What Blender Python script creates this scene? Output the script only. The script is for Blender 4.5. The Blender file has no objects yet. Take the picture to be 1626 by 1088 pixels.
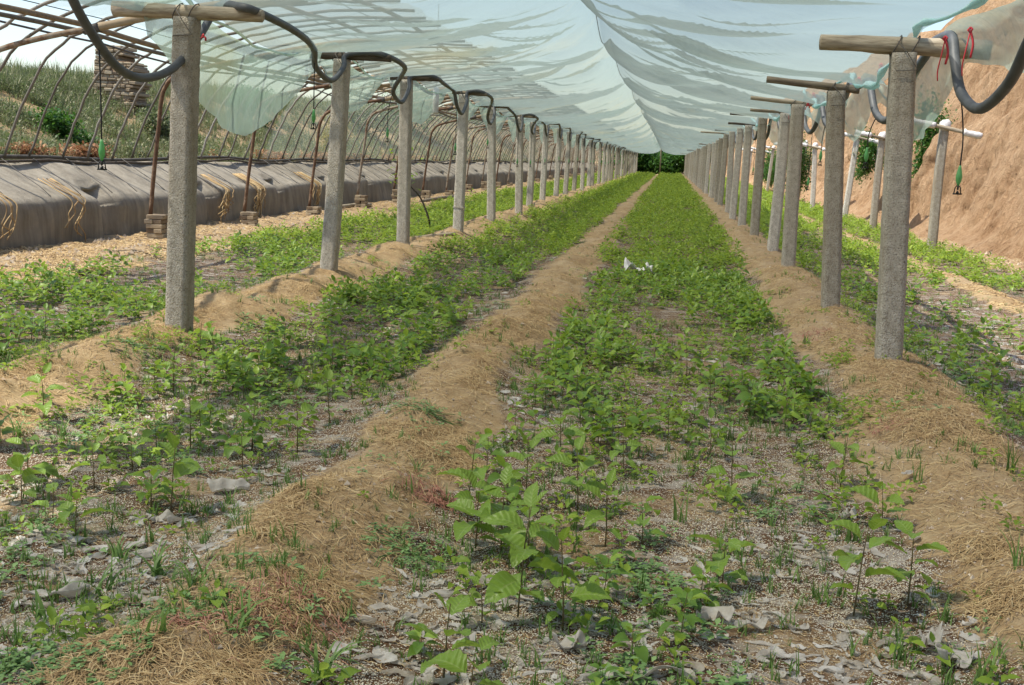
import bpy, math, random
import numpy as np
from mathutils import Vector, Matrix
C = bpy.context.scene.collection
PI = math.pi
rs = np.random.RandomState(7)
random.seed(7)

# ------------------------------------------------------------------ camera
F, VP, PP, ROLL = 1800.0, (1064.0, 258.0), (813.0, 544.0), math.radians(2.5)
CAM = np.array([0.0, 0.0, 1.4])
_d = np.array([VP[0]-PP[0], PP[1]-VP[1], -F]); _s, _c = math.sin(ROLL), math.cos(ROLL)
_u = np.array([_s, _c, (_s*_d[0]+_c*_d[1])/F]); _u /= np.linalg.norm(_u); _d /= np.linalg.norm(_d)
RM = np.array([np.cross(_d, _u), _d, _u])
cd = bpy.data.cameras.new("camera"); cam = bpy.data.objects.new("camera", cd); C.objects.link(cam)
cd.sensor_width = 36; cd.lens = 36*F/1626; cd.clip_end = 2000; cd.clip_start = 0.05
M = Matrix(RM.tolist()).to_4x4(); M.translation = Vector(CAM); cam.matrix_world = M
bpy.context.scene.camera = cam
def at(px, py, z=None, Y=None, X=None):
    v = RM @ np.array([px-PP[0], PP[1]-py, -F])
    t = (z-CAM[2])/v[2] if z is not None else (Y/v[1] if Y is not None else X/v[0])
    return CAM + t*v

# ------------------------------------------------------------------ light
SUN_EL, SUN_AZ = math.radians(60), math.radians(-110)     # azimuth from +Y towards +X
W = bpy.data.worlds.new("World"); bpy.context.scene.world = W; W.use_nodes = True
nt = W.node_tree; bg = nt.nodes['Background']
sky = nt.nodes.new('ShaderNodeTexSky'); sky.sky_type = 'NISHITA'; sky.sun_disc = False
sky.sun_elevation = SUN_EL; sky.sun_rotation = SUN_AZ; sky.dust_density = 1.2; sky.air_density = 1.0
nt.links.new(sky.outputs[0], bg.inputs[0]); bg.inputs[1].default_value = 0.15
sl = bpy.data.lights.new("sun", 'SUN'); sl.energy = 4.1; sl.angle = math.radians(0.6); sl.color = (1, .94, .80)
so = bpy.data.objects.new("sun", sl); C.objects.link(so)
sd = Vector((math.sin(SUN_AZ)*math.cos(SUN_EL), math.cos(SUN_AZ)*math.cos(SUN_EL), math.sin(SUN_EL)))
so.rotation_euler = sd.to_track_quat('Z', 'Y').to_euler()
sc = bpy.context.scene
sc.view_settings.view_transform = 'Standard'; sc.view_settings.look = 'None'
sc.view_settings.exposure = 0.66; sc.view_settings.gamma = 1
sc.cycles.max_bounces = 8; sc.cycles.transparent_max_bounces = 24; sc.cycles.transmission_bounces = 6

# ------------------------------------------------------------------ helpers
def mesh_np(name, V, Fs, mat=None, parent=None, smooth=True, attrs=None, mats=None, midx=None):
    """Fs: list of int arrays (n,3) or (n,4)"""
    V = np.asarray(V, dtype=np.float32).reshape(-1, 3)
    if isinstance(Fs, np.ndarray): Fs = [Fs]
    Fs = [np.asarray(f, dtype=np.int32) for f in Fs if len(f)]
    me = bpy.data.meshes.new(name)
    me.vertices.add(len(V)); me.vertices.foreach_set('co', V.ravel())
    nl = sum(f.size for f in Fs); npoly = sum(len(f) for f in Fs)
    me.loops.add(nl); me.polygons.add(npoly)
    me.loops.foreach_set('vertex_index', np.concatenate([f.ravel() for f in Fs]))
    tot = np.concatenate([np.full(len(f), f.shape[1], np.int32) for f in Fs])
    st = np.concatenate([[0], np.cumsum(tot)[:-1]]).astype(np.int32)
    me.polygons.foreach_set('loop_start', st)
    try: me.polygons.foreach_set('loop_total', tot)
    except Exception: pass
    me.polygons.foreach_set('use_smooth', np.full(npoly, smooth))
    if attrs:
        for k, a in attrs.items():
            at_ = me.attributes.new(k, 'FLOAT', 'POINT'); at_.data.foreach_set('value', np.asarray(a, np.float32))
    me.update(calc_edges=True); me.validate()
    if mats:
        for m in mats: me.materials.append(m)
        if midx is not None: me.polygons.foreach_set('material_index', np.asarray(midx, np.int32))
    elif mat: me.materials.append(mat)
    o = bpy.data.objects.new(name, me); C.objects.link(o)
    if parent: o.parent = parent
    return o
class MB:
    def __init__(s): s.v = []; s.f3 = []; s.f4 = []; s.n = 0
    def add(s, V, Fa):
        V = np.asarray(V, float).reshape(-1, 3); Fa = np.asarray(Fa)
        if len(Fa) == 0: return
        (s.f4 if Fa.shape[1] == 4 else s.f3).append(Fa+s.n); s.v.append(V); s.n += len(V)
    def both(s, V, F4, F3):
        s.v.append(np.asarray(V)); 
        if len(F4): s.f4.append(np.asarray(F4)+s.n)
        if len(F3): s.f3.append(np.asarray(F3)+s.n)
        s.n += len(V)
    def data(s):
        V = np.concatenate(s.v); Fs = []
        if s.f4: Fs.append(np.concatenate(s.f4))
        if s.f3: Fs.append(np.concatenate(s.f3))
        return V, Fs
    def build(s, name, mat, parent=None, smooth=True):
        V, Fs = s.data(); return mesh_np(name, V, Fs, mat, parent, smooth)
def tag(o, label=None, cat=None, group=None, kind=None):
    if label: o['label'] = label
    if cat: o['category'] = cat
    if group: o['group'] = group
    if kind: o['kind'] = kind
    return o
def empty(name, loc, rz=0):
    o = bpy.data.objects.new(name, None); C.objects.link(o); o.location = Vector([float(a) for a in loc]); o.rotation_euler = (0, 0, rz)
    o.empty_display_size = .1; return o
def copy_tree(o, parent=None, kids=None):
    c = o.copy(); C.objects.link(c)
    if parent: c.parent = parent
    for ch in KIDS.get(o.name, []):
        copy_tree(ch, c)
    return c
KIDS = {}
def index_kids():
    KIDS.clear()
    for o in bpy.data.objects:
        if o.parent: KIDS.setdefault(o.parent.name, []).append(o)
ORD = ['nearest','second','third','fourth','fifth','sixth','seventh','eighth','ninth','tenth','eleventh','twelfth','thirteenth','fourteenth','fifteenth','sixteenth','seventeenth','eighteenth','nineteenth','twentieth']
TENS = {2:'twenty',3:'thirty',4:'forty'}
ONES = ['','first','second','third','fourth','fifth','sixth','seventh','eighth','ninth']
def ordn(i):           # 0-based
    if i < 20: return ORD[i]
    n = i+1
    if n % 10 == 0: return {20:'twentieth',30:'thirtieth',40:'fortieth'}[n]
    return TENS[n//10]+'-'+ONES[n % 10]

def vhash(ix, iy, seed):
    h = (ix.astype(np.int64)*374761393 + iy.astype(np.int64)*668265263 + seed*1442695041) & 0xffffffff
    h = ((h ^ (h >> 13))*1274126177) & 0xffffffff
    return ((h ^ (h >> 16)) & 0xffff)/65535.0
def noise(x, y, seed=0):
    x = np.asarray(x, float); y = np.asarray(y, float)
    x, y = np.broadcast_arrays(x, y)
    ix = np.floor(x); iy = np.floor(y); fx = x-ix; fy = y-iy
    fx = fx*fx*(3-2*fx); fy = fy*fy*(3-2*fy)
    a = vhash(ix, iy, seed); b = vhash(ix+1, iy, seed); c = vhash(ix, iy+1, seed); d = vhash(ix+1, iy+1, seed)
    return (a*(1-fx)+b*fx)*(1-fy)+(c*(1-fx)+d*fx)*fy
def fbm(x, y, o=4, seed=0, g=.5):
    s = 0; a = 1; t = 0
    for i in range(o):
        s = s+a*noise(x*2**i, y*2**i, seed+i*17); t += a; a *= g
    return s/t
def sstep(a, b, x):
    t = np.clip((x-a)/(b-a), 0, 1); return t*t*(3-2*t)
def tube(P, R, n=8, cap=True, wob=0, seed=0):
    P = np.asarray(P, float); m = len(P); R = np.broadcast_to(np.asarray(R, float), (m,))
    T = np.gradient(P, axis=0); T /= np.linalg.norm(T, axis=1)[:, None]+1e-12
    ref = np.array([0, 0, 1.]) if abs(T[0][2]) < .9 else np.array([1., 0, 0])
    V = []; r0 = np.random.RandomState(seed)
    N = ref-T[0]*ref.dot(T[0]); N /= np.linalg.norm(N)
    for i in range(m):
        N = N-T[i]*N.dot(T[i]); N /= np.linalg.norm(N); B = np.cross(T[i], N)
        a = np.arange(n)*2*PI/n
        rr = R[i]*(1+wob*(r0.rand(n)-.5))
        V.append(P[i]+np.cos(a)[:, None]*N*rr[:, None]+np.sin(a)[:, None]*B*rr[:, None])
    V = np.concatenate(V)
    i = np.arange(m-1)[:, None]*n; j = np.arange(n)[None]; k = (j+1) % n
    Fq = np.stack([i+j, i+k, i+n+k, i+n+j], -1).reshape(-1, 4)
    f3 = []
    if cap:
        V = np.concatenate([V, [P[0]], [P[-1]]]); c0 = m*n; c1 = c0+1
        for q in range(n):
            f3.append([c0, (q+1) % n, q]); f3.append([c1, (m-1)*n+q, (m-1)*n+(q+1) % n])
    return V, Fq, np.array(f3, int).reshape(-1, 3)
def catmull(P, n=6):
    P = np.asarray(P, float); Q = np.vstack([2*P[0]-P[1], P, 2*P[-1]-P[-2]]); out = []
    for i in range(1, len(Q)-2):
        for t in np.arange(n)/n:
            out.append(.5*((2*Q[i])+(-Q[i-1]+Q[i+1])*t+(2*Q[i-1]-5*Q[i]+4*Q[i+1]-Q[i+2])*t*t+(-Q[i-1]+3*Q[i]-3*Q[i+1]+Q[i+2])*t**3))
    out.append(P[-1]); return np.array(out)
def tube_obj(name, P, R, mat, parent=None, n=8, wob=0, seed=0, smooth=True):
    m = MB(); m.both(*tube(P, R, n, True, wob, seed)); return m.build(name, mat, parent, smooth)
def box(c, s):
    c = np.array(c, float); s = np.array(s, float)/2
    V = np.array([[x, y, z] for x in (-1, 1) for y in (-1, 1) for z in (-1, 1)])*s+c
    return V, np.array([[0, 1, 3, 2], [4, 6, 7, 5], [0, 4, 5, 1], [2, 3, 7, 6], [0, 2, 6, 4], [1, 5, 7, 3]])
def rotz(V, a):
    c, s = math.cos(a), math.sin(a); V = np.asarray(V)
    return np.stack([V[..., 0]*c-V[..., 1]*s, V[..., 0]*s+V[..., 1]*c, V[..., 2]], -1)

# ------------------------------------------------------------------ materials
class NT:
    def __init__(s, name):
        s.m = bpy.data.materials.new(name); s.m.use_nodes = True; s.t = s.m.node_tree; s.t.nodes.clear()
        s.out = s.t.nodes.new('ShaderNodeOutputMaterial'); s.coord = None
    def n(s, typ, **kw):
        nd = s.t.nodes.new('ShaderNode'+typ)
        for k, v in kw.items():
            if k.startswith('i_'):
                key = k[2:]; key = int(key) if key.isdigit() else key.replace('_', ' ')
                s.set(nd.inputs[key], v)
            else: setattr(nd, k, v)
        return nd
    def set(s, inp, v):
        if isinstance(v, bpy.types.NodeSocket): s.t.links.new(v, inp)
        else: inp.default_value = v
    def co(s, scale=(1, 1, 1), obj=True):
        tc = s.n('TexCoord'); mp = s.n('Mapping'); s.t.links.new(tc.outputs['Object' if obj else 'Generated'], mp.inputs[0])
        mp.inputs['Scale'].default_value = scale; return mp.outputs[0]
    def noise(s, scale, detail=4, rough=.55, co=None, out=0):
        nd = s.n('TexNoise'); nd.inputs['Scale'].default_value = scale; nd.inputs['Detail'].default_value = detail; nd.inputs['Roughness'].default_value = rough
        s.t.links.new(co if co is not None else s.co(), nd.inputs['Vector']); return nd.outputs[out]
    def vor(s, scale, co=None, feat='F1', out='Distance', rnd=1):
        nd = s.n('TexVoronoi'); nd.feature = feat; nd.inputs['Scale'].default_value = scale; nd.inputs['Randomness'].default_value = rnd
        s.t.links.new(co if co is not None else s.co(), nd.inputs['Vector']); return nd.outputs[out]
    def ramp(s, fac, stops, interp='LINEAR'):
        nd = s.n('ValToRGB'); nd.color_ramp.interpolation = interp; e = nd.color_ramp.elements
        while len(e) < len(stops): e.new(.5)
        for q, (p, c) in zip(e, stops):
            q.position = p; q.color = (c if hasattr(c, '__len__') else (c, c, c))+((1,) if not hasattr(c, '__len__') or len(c) == 3 else ()) if not hasattr(c, '__len__') else tuple(c)+((1,) if len(c) == 3 else ())
        s.t.links.new(fac, nd.inputs[0]); return nd.outputs[0]
    def mix(s, f, a, b, mode='MIX'):
        nd = s.n('Mix', data_type='RGBA', blend_type=mode)
        s.set(nd.inputs[0], f); s.set(nd.inputs[6], a if isinstance(a, bpy.types.NodeSocket) else tuple(a)+(1,)); s.set(nd.inputs[7], b if isinstance(b, bpy.types.NodeSocket) else tuple(b)+(1,))
        return nd.outputs[2]
    def math(s, op, a, b=0, clamp=False):
        nd = s.n('Math', operation=op, use_clamp=clamp); s.set(nd.inputs[0], a); s.set(nd.inputs[1], b); return nd.outputs[0]
    def attr(s, name):
        nd = s.n('Attribute'); nd.attribute_name = name; return nd.outputs['Fac']
    def bump(s, h, strength=.5, dist=.01):
        nd = s.n('Bump'); nd.inputs['Strength'].default_value = strength; nd.inputs['Distance'].default_value = dist
        s.t.links.new(h, nd.inputs['Height']); return nd.outputs[0]
    def principled(s, col, rough=.8, normal=None, spec=.3, metal=0, **kw):
        p = s.n('BsdfPrincipled'); s.set(p.inputs['Base Color'], col if isinstance(col, bpy.types.NodeSocket) else tuple(col)+(1,))
        s.set(p.inputs['Roughness'], rough); p.inputs['Specular IOR Level'].default_value = spec; p.inputs['Metallic'].default_value = metal
        if normal is not None: s.t.links.new(normal, p.inputs['Normal'])
        return p.outputs[0]
    def rand_obj(s): return s.n('ObjectInfo').outputs['Random']
    def rand_isl(s): return s.n('NewGeometry').outputs['Random Per Island']
    def done(s, sh): s.t.links.new(sh, s.out.inputs[0]); return s.m
    def trans(s, col, normal=None):
        t = s.n('BsdfTranslucent'); s.set(t.inputs[0], col if isinstance(col, bpy.types.NodeSocket) else tuple(col)+(1,))
        return t.outputs[0]
    def mixsh(s, f, a, b):
        m = s.n('MixShader'); s.set(m.inputs[0], f); s.t.links.new(a, m.inputs[1]); s.t.links.new(b, m.inputs[2]); return m.outputs[0]

def mat_simple(name, stops, nscale=6, rough=.8, bump=.3, bd=.004, spec=.3, metal=0, cs=(1, 1, 1), rnd=0):
    t = NT(name); co = t.co(cs); f = t.noise(nscale, 6, .6, co)
    if rnd:
        f = t.math('ADD', t.math('MULTIPLY', f, 1-rnd*.5), t.math('MULTIPLY', t.rand_obj(), rnd*.5))
    c = t.ramp(f, stops); b = t.bump(t.noise(nscale*4, 5, .6, co), bump, bd)
    return t.done(t.principled(c, rough, b, spec, metal))
def mat_leaf(name, stops, tcol, tf=.35, rough=.45, spec=.35):
    t = NT(name); r = t.rand_isl()
    r2 = t.math('ADD', t.math('MULTIPLY', r, .75), t.math('MULTIPLY', t.noise(14, 3), .25))
    c = t.ramp(r2, stops)
    b = t.bump(t.noise(90, 3), .15, .002)
    return t.done(t.mixsh(tf, t.principled(c, rough, b, spec), t.trans(t.mix(.5, c, tcol))))

MAT = {}
def mat_leaf_near():
    t = NT('persimmon_leaf'); r = t.rand_isl(); lc = t.attr('lc'); lu = t.attr('lu')
    r2 = t.math('ADD', t.math('MULTIPLY', r, .7), t.math('MULTIPLY', t.noise(22, 4, .6), .3))
    c = t.ramp(r2, [(0, (.06, .13, .025)), (.3, (.13, .24, .038)), (.7, (.24, .37, .052)), (.93, (.36, .48, .065)), (1, (.42, .40, .08))])
    on = t.math('GREATER_THAN', lc, .9); d = t.math('SUBTRACT', lc, 1)
    rib = t.math('LESS_THAN', d, .07); ph = t.math('FRACT', t.math('SUBTRACT', t.math('MULTIPLY', lu, 7), t.math('MULTIPLY', d, 1.3)))
    sv = t.math('LESS_THAN', t.math('ABSOLUTE', t.math('SUBTRACT', ph, .5)), .055)
    vein = t.math('MULTIPLY', t.math('MAXIMUM', rib, t.math('MULTIPLY', sv, .55)), on)
    c = t.mix(t.math('MULTIPLY', vein, .45), c, (.36, .46, .16))
    spot = t.ramp(t.noise(60, 3, .6), [(.68, 0), (.74, .7)]); c = t.mix(spot, c, (.2, .13, .05))
    wave = t.math('SINE', t.math('MULTIPLY', ph, 6.28))
    h = t.math('ADD', t.math('MULTIPLY', wave, on), t.noise(90, 3))
    return t.done(t.mixsh(.38, t.principled(c, .4, t.bump(h, .35, .0025), .4), t.trans(t.mix(.5, c, (.42, .58, .06)))))
MAT['leaf'] = mat_leaf_near()
MAT['leaf_far'] = mat_leaf('seedling_leaf_far', [(0, (.08, .15, .02)), (.35, (.17, .27, .033)), (.7, (.27, .39, .048)), (1, (.40, .50, .07))], (.42, .56, .06), .42, .5, .3)
MAT['stem'] = mat_simple('seedling_stem', [(.3, (.10, .06, .035)), (.7, (.15, .15, .055))], 30)
MAT['grass'] = mat_leaf('weed_grass', [(0, (.07, .14, .03)), (.5, (.13, .22, .05)), (.9, (.2, .31, .08)), (1, (.36, .33, .14))], (.2, .4, .08), .3, .5)
MAT['purslane'] = mat_leaf('purslane_leaf', [(0, (.10, .19, .06)), (.6, (.19, .31, .10)), (1, (.28, .42, .16))], (.3, .5, .15), .2, .5)
MAT['shrub'] = mat_leaf('shrub_leaf', [(0, (.02, .06, .012)), (.5, (.045, .12, .02)), (1, (.09, .2, .03))], (.15, .35, .05), .3, .5)
MAT['hillveg'] = mat_leaf('hillside_leaf', [(0, (.08, .10, .05)), (.4, (.15, .17, .08)), (.7, (.24, .24, .13)), (1, (.40, .33, .21))], (.2, .35, .1), .25, .6)
MAT['yellowshrub'] = mat_leaf('yellow_shrub_leaf', [(0, (.12, .10, .02)), (.5, (.24, .2, .03)), (1, (.38, .3, .05))], (.4, .35, .05), .3, .6)
MAT['dryleaf'] = mat_leaf('dry_leaf', [(0, (.16, .07, .03)), (.5, (.32, .15, .07)), (1, (.45, .28, .14))], (.4, .2, .1), .2, .7)
MAT['straw'] = mat_leaf('straw', [(0, (.17, .10, .05)), (.4, (.40, .265, .125)), (.75, (.58, .43, .22)), (1, (.74, .62, .38))], (.4, .25, .1), .1, .7)
MAT['redroot'] = mat_leaf('red_root', [(0, (.26, .10, .07)), (1, (.50, .26, .18))], (.4, .1, .1), .1, .6)
MAT['bark'] = mat_simple('bark', [(.3, (.07, .05, .035)), (.7, (.16, .12, .08))], 8, .9, .5, .01)
MAT['darkstem'] = mat_simple('vine_stem', [(.3, (.04, .03, .02)), (.7, (.08, .06, .04))], 30)

def mk_ground():
    t = NT('soil_and_litter'); co = t.co(); m = t.attr('ridge')
    big = t.noise(.9, 4, .6, co); mid = t.noise(6, 5, .6, co); fine = t.noise(60, 4, .65, co); vf = t.noise(260, 3, .6, co)
    # sandy ridge soil
    fib = t.noise(9, 6, .7, t.co((2.2, 9, 4)))
    soil = t.ramp(t.math('ADD', t.math('MULTIPLY', mid, .5), t.math('MULTIPLY', fine, .5)), [(.3, (.20, .135, .08)), (.5, (.37, .27, .15)), (.7, (.52, .41, .25))])
    soil = t.mix(t.ramp(fib, [(.42, 0), (.62, .55)]), soil, (.36, .23, .115))
    soil = t.mix(t.ramp(t.noise(2.2, 5, .65, co), [(.5, 0), (.64, .75)]), soil, (.42, .32, .205))
    # peat with perlite
    peat = t.ramp(fine, [(.3, (.05, .028, .017)), (.6, (.14, .08, .045)), (.8, (.23, .135, .07))])
    v = t.vor(190, co); vc = t.vor(190, co, out='Color'); sep = t.n('SeparateColor'); t.t.links.new(vc, sep.inputs[0])
    dens = t.math('ADD', t.math('MULTIPLY', t.noise(3.2, 5, .65, co), 1.6), -.14)
    pick = t.math('LESS_THAN', sep.outputs[0], dens); size = t.math('LESS_THAN', v, t.math('MULTIPLY', sep.outputs[1], .62))
    pf = t.math('MULTIPLY', pick, size)
    pcol = t.mix(sep.outputs[2], (.72, .64, .47), (.88, .85, .76))
    bed = t.mix(pf, peat, pcol)
    # dirty film/fleece residue and bare soil over the bed
    fl = t.ramp(t.noise(5.5, 6, .62, t.co((1, 1.6, 1))), [(.53, 0), (.585, 1)])
    flc = t.ramp(t.noise(26, 4, .6, t.co((1, 2, 1))), [(.3, (.30, .27, .22)), (.55, (.50, .465, .41)), (.75, (.68, .66, .61))])
    bed = t.mix(t.math('MULTIPLY', fl, .5), bed, flc)
    bs = t.ramp(t.noise(1.7, 4, .6, t.co((1, 1, 1))), [(.5, 0), (.62, .8)])
    bed = t.mix(t.math('MULTIPLY', bs, t.ramp(fine, [(.4, .4), (.6, 1)])), bed, soil)
    edge = t.math('ADD', m, t.math('MULTIPLY', t.math('ADD', mid, -.5), .9))
    col = t.mix(t.ramp(edge, [(.36, 0), (.56, 1)]), bed, soil)
    col = t.mix(t.ramp(big, [(.35, .0), (.7, .22)]), col, t.mix(.5, col, (.25, .16, .09)))
    h = t.math('ADD', t.math('MULTIPLY', mid, .7), t.math('ADD', t.math('MULTIPLY', fine, .5), t.math('MULTIPLY', pf, .28)))
    h = t.math('ADD', h, t.math('ADD', t.math('MULTIPLY', fib, .5), t.math('MULTIPLY', vf, .15)))
    return t.done(t.principled(col, .92, t.bump(h, .9, .016), .15))
MAT['ground'] = mk_ground()
def mk_concrete():
    t = NT('rough_concrete'); co = t.co(); r = t.rand_obj()
    f = t.noise(14, 6, .7, co); v = t.vor(85, co); sp = t.ramp(v, [(.15, 0), (.5, 1)])
    c = t.ramp(f, [(.3, (.42, .39, .33)), (.52, (.59, .555, .485)), (.75, (.72, .69, .62))])
    c = t.mix(t.ramp(t.noise(95, 3, .7, co), [(.34, .75), (.5, 0)]), c, (.2, .175, .145))
    st = t.ramp(t.noise(3, 4, .6, t.co((3, 3, .5))), [(.45, 0), (.7, .6)])
    c = t.mix(st, c, (.31, .26, .19))
    hv = t.n('HueSaturation'); t.set(hv.inputs['Value'], t.math('ADD', t.math('MULTIPLY', r, .5), .72)); t.set(hv.inputs['Saturation'], t.math('ADD', t.math('MULTIPLY', r, -.6), 1.45)); t.t.links.new(c, hv.inputs['Color'])
    h = t.math('ADD', t.math('MULTIPLY', sp, .35), t.math('MULTIPLY', t.noise(70, 5, .75, co), 1.6))
    return t.done(t.principled(hv.outputs[0], .93, t.bump(h, 1, .012), .15))
MAT['concrete'] = mk_concrete()
MAT['wood'] = mat_simple('weathered_log', [(.3, (.11, .085, .06)), (.55, (.30, .25, .18)), (.75, (.44, .38, .28))], 5, .85, .5, .006, cs=(1.2, 9, 9), rnd=.7)
MAT['woodpale'] = mat_simple('pale_log', [(.3, (.20, .16, .11)), (.55, (.42, .36, .27)), (.75, (.56, .5, .39))], 5, .85, .5, .006, cs=(1.2, 9, 9))
MAT['wooddark'] = mat_simple('dark_log', [(.3, (.05, .04, .03)), (.7, (.15, .12, .09))], 5, .85, .5, .006, cs=(1.2, 9, 9))
MAT['hose'] = mat_simple('grey_hose', [(.3, (.06, .066, .072)), (.7, (.105, .112, .12))], 10, .55, .1, .002, .4)
MAT['tubeblack'] = mat_simple('black_tube', [(.3, (.012, .013, .014)), (.7, (.02, .022, .022))], 10, .5, .05)
MAT['wire'] = mat_simple('wire', [(.3, (.06, .055, .05)), (.7, (.12, .11, .1))], 20, .6, .1)
MAT['hoop'] = mat_simple('hoop_pipe', [(.3, (.09, .08, .065)), (.5, (.18, .16, .13)), (.72, (.29, .27, .235))], 5, .7, .25, .003, rnd=.9)
MAT['rust'] = mat_simple('rusty_pipe', [(.3, (.07, .04, .028)), (.5, (.16, .09, .052)), (.6, (.26, .20, .145)), (.75, (.33, .30, .25))], 9, .85, .4, .003, rnd=.5)
MAT['bamboo'] = mat_simple('bamboo', [(.3, (.16, .11, .07)), (.7, (.38, .3, .2))], 8, .8, .3, .004, rnd=.8)
MAT['red'] = mat_simple('red_string', [(.3, (.42, .03, .04)), (.7, (.6, .06, .08))], 20, .6)
MAT['rag'] = mat_simple('white_wrap', [(.3, (.55, .53, .52)), (.7, (.8, .79, .78))], 14, .8, .8, .01)
MAT['black'] = mat_simple('black_plastic', [(.3, (.012, .014, .013)), (.7, (.02, .025, .022))], 10, .4)
def mk_green():
    t = NT('green_plastic'); c = t.ramp(t.noise(30), [(.3, (.10, .34, .11)), (.7, (.2, .5, .2))])
    return t.done(t.mixsh(.35, t.principled(c, .3, None, .5), t.trans((.3, .75, .35))))
MAT['green'] = mk_green()
def mk_cliff():
    t = NT('loess_cliff'); 
    a = t.noise(1.6, 7, .72, t.co((1, 1, .3))); b = t.noise(9, 6, .75, t.co((1, 1.4, .32)))
    c = t.ramp(t.math('ADD', t.math('MULTIPLY', a, .55), t.math('MULTIPLY', b, .45)), [(.34, (.24, .135, .07)), (.45, (.46, .29, .165)), (.6, (.60, .41, .255)), (.74, (.68, .51, .35))])
    v = t.vor(5, t.co((1, 1, .6))); c = t.mix(t.ramp(v, [(.04, .7), (.13, 0)]), c, (.11, .07, .04))
    h = t.math('ADD', a, t.math('ADD', b, t.math('MULTIPLY', t.noise(45, 4, .6), .25)))
    return t.done(t.principled(c, .95, t.bump(h, 1, .16), .1))
MAT['cliff'] = mk_cliff()
def mk_tarp():
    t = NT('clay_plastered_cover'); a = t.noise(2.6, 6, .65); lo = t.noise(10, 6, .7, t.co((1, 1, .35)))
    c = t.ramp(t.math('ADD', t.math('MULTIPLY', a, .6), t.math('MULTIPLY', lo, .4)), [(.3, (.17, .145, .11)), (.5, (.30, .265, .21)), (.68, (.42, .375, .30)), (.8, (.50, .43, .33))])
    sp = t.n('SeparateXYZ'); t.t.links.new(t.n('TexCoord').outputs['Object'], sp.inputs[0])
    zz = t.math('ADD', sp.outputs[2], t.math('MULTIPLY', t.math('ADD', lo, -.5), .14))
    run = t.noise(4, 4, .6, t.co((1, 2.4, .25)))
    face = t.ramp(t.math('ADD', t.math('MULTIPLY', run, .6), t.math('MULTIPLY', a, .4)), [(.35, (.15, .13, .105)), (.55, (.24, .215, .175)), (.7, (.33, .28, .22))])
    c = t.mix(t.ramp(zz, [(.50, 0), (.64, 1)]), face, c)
    return t.done(t.principled(c, .85, t.bump(t.math('ADD', lo, t.noise(60, 4)), .7, .012), .2))
MAT['tarp'] = mk_tarp()
def mk_brick():
    t = NT('old_brick'); r = t.rand_isl()
    c = t.ramp(t.math('ADD', t.math('MULTIPLY', r, .6), t.math('MULTIPLY', t.noise(14, 5), .4)), [(.2, (.17, .125, .085)), (.5, (.30, .235, .16)), (.8, (.42, .345, .24))])
    return t.done(t.principled(c, .92, t.bump(t.noise(50, 5, .7), .8, .01), .15))
MAT['brick'] = mk_brick()
def mk_film(name, tr, tint, dirt=(.45, .40, .22), dirtamt=.5, tfac=.55, bump=.5, gloss=.12, tvar=.35):
    t = NT(name); co = t.co()
    n1 = t.noise(.5, 5, .6, t.co((.6, 1.4, 1))); n2 = t.noise(3.2, 4, .6, t.co((.35, 1.6, .6)))
    dm = t.ramp(t.noise(.55, 4, .6, t.co((1, 1.2, 1))), [(.56, 0), (.72, dirtamt)])
    c = t.mix(dm, tint, dirt)
    c = t.mix(t.ramp(n1, [(.35, 0), (.7, .4)]), c, tuple(x*f for x, f in zip(tint, (.86, 1.0, .93))))
    bmp = t.bump(t.math('ADD', n2, t.noise(1.6, 5, .7, t.co((.5, 5, 1)))), bump, .05)
    df = t.n('BsdfDiffuse'); t.set(df.inputs[0], c); t.t.links.new(bmp, df.inputs['Normal'])
    tl = t.n('BsdfTranslucent'); t.set(tl.inputs[0], c); t.t.links.new(bmp, tl.inputs['Normal'])
    sh = t.mixsh(tfac, df.outputs[0], tl.outputs[0])
    gl = t.n('BsdfGlossy'); gl.inputs['Roughness'].default_value = .5; gl.inputs[0].default_value = (.8, .85, .88, 1); t.t.links.new(bmp, gl.inputs['Normal'])
    sh = t.mixsh(gloss, sh, gl.outputs[0])
    tp = t.n('BsdfTransparent'); tp.inputs[0].default_value = (.97, .95, .90, 1)
    trf = t.math('ADD', tr, t.math('MULTIPLY', t.math('ADD', n2, -.5), tvar), True)
    return t.done(t.mixsh(trf, sh, tp.outputs[0]))
MAT['film'] = mk_film('canopy_film', .38, (.27, .335, .32), dirtamt=.6, tfac=.56, bump=.45, gloss=.06, tvar=.12)
MAT['flap'] = mk_film('side_flap_film', .30, (.42, .56, .50), (.33, .33, .13), .75, .5)
MAT['roll'] = mk_film('rolled_film_edge', .2, (.50, .80, .82), (.4, .42, .25), .4, .4, .8)
MAT['netfilm'] = mk_film('outer_film', .74, (.40, .43, .47), (.4, .36, .3), .4, .5)
MAT['clearfilm'] = mk_film('clear_side_film', .80, (.45, .55, .52), (.4, .42, .3), .3, .5, .6, .25)
def mk_scrap():
    t = NT('film_scrap'); c = t.ramp(t.math('ADD', t.math('MULTIPLY', t.noise(25, 5, .65), .6), t.math('MULTIPLY', t.rand_isl(), .4)), [(.25, (.36, .31, .24)), (.5, (.54, .50, .44)), (.75, (.72, .70, .66))])
    sh = t.mixsh(.3, t.principled(c, .6, t.bump(t.noise(40, 4), .5, .006), .35), t.trans(c))
    tp = t.n('BsdfTransparent')
    return t.done(t.mixsh(t.ramp(t.noise(18, 3), [(.4, .05), (.7, .3)]), sh, tp.outputs[0]))
MAT['scrap'] = mk_scrap()
MAT['perlite'] = mat_leaf('perlite_grain', [(0, (.5, .42, .28)), (.5, (.7, .63, .48)), (1, (.85, .82, .74))], (.7, .6, .5), .05, .9)
MAT['pebble'] = mat_leaf('pale_clod', [(0, (.3, .2, .12)), (.5, (.5, .38, .26)), (1, (.68, .6, .5))], (.5, .4, .3), .02, .9)

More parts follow.
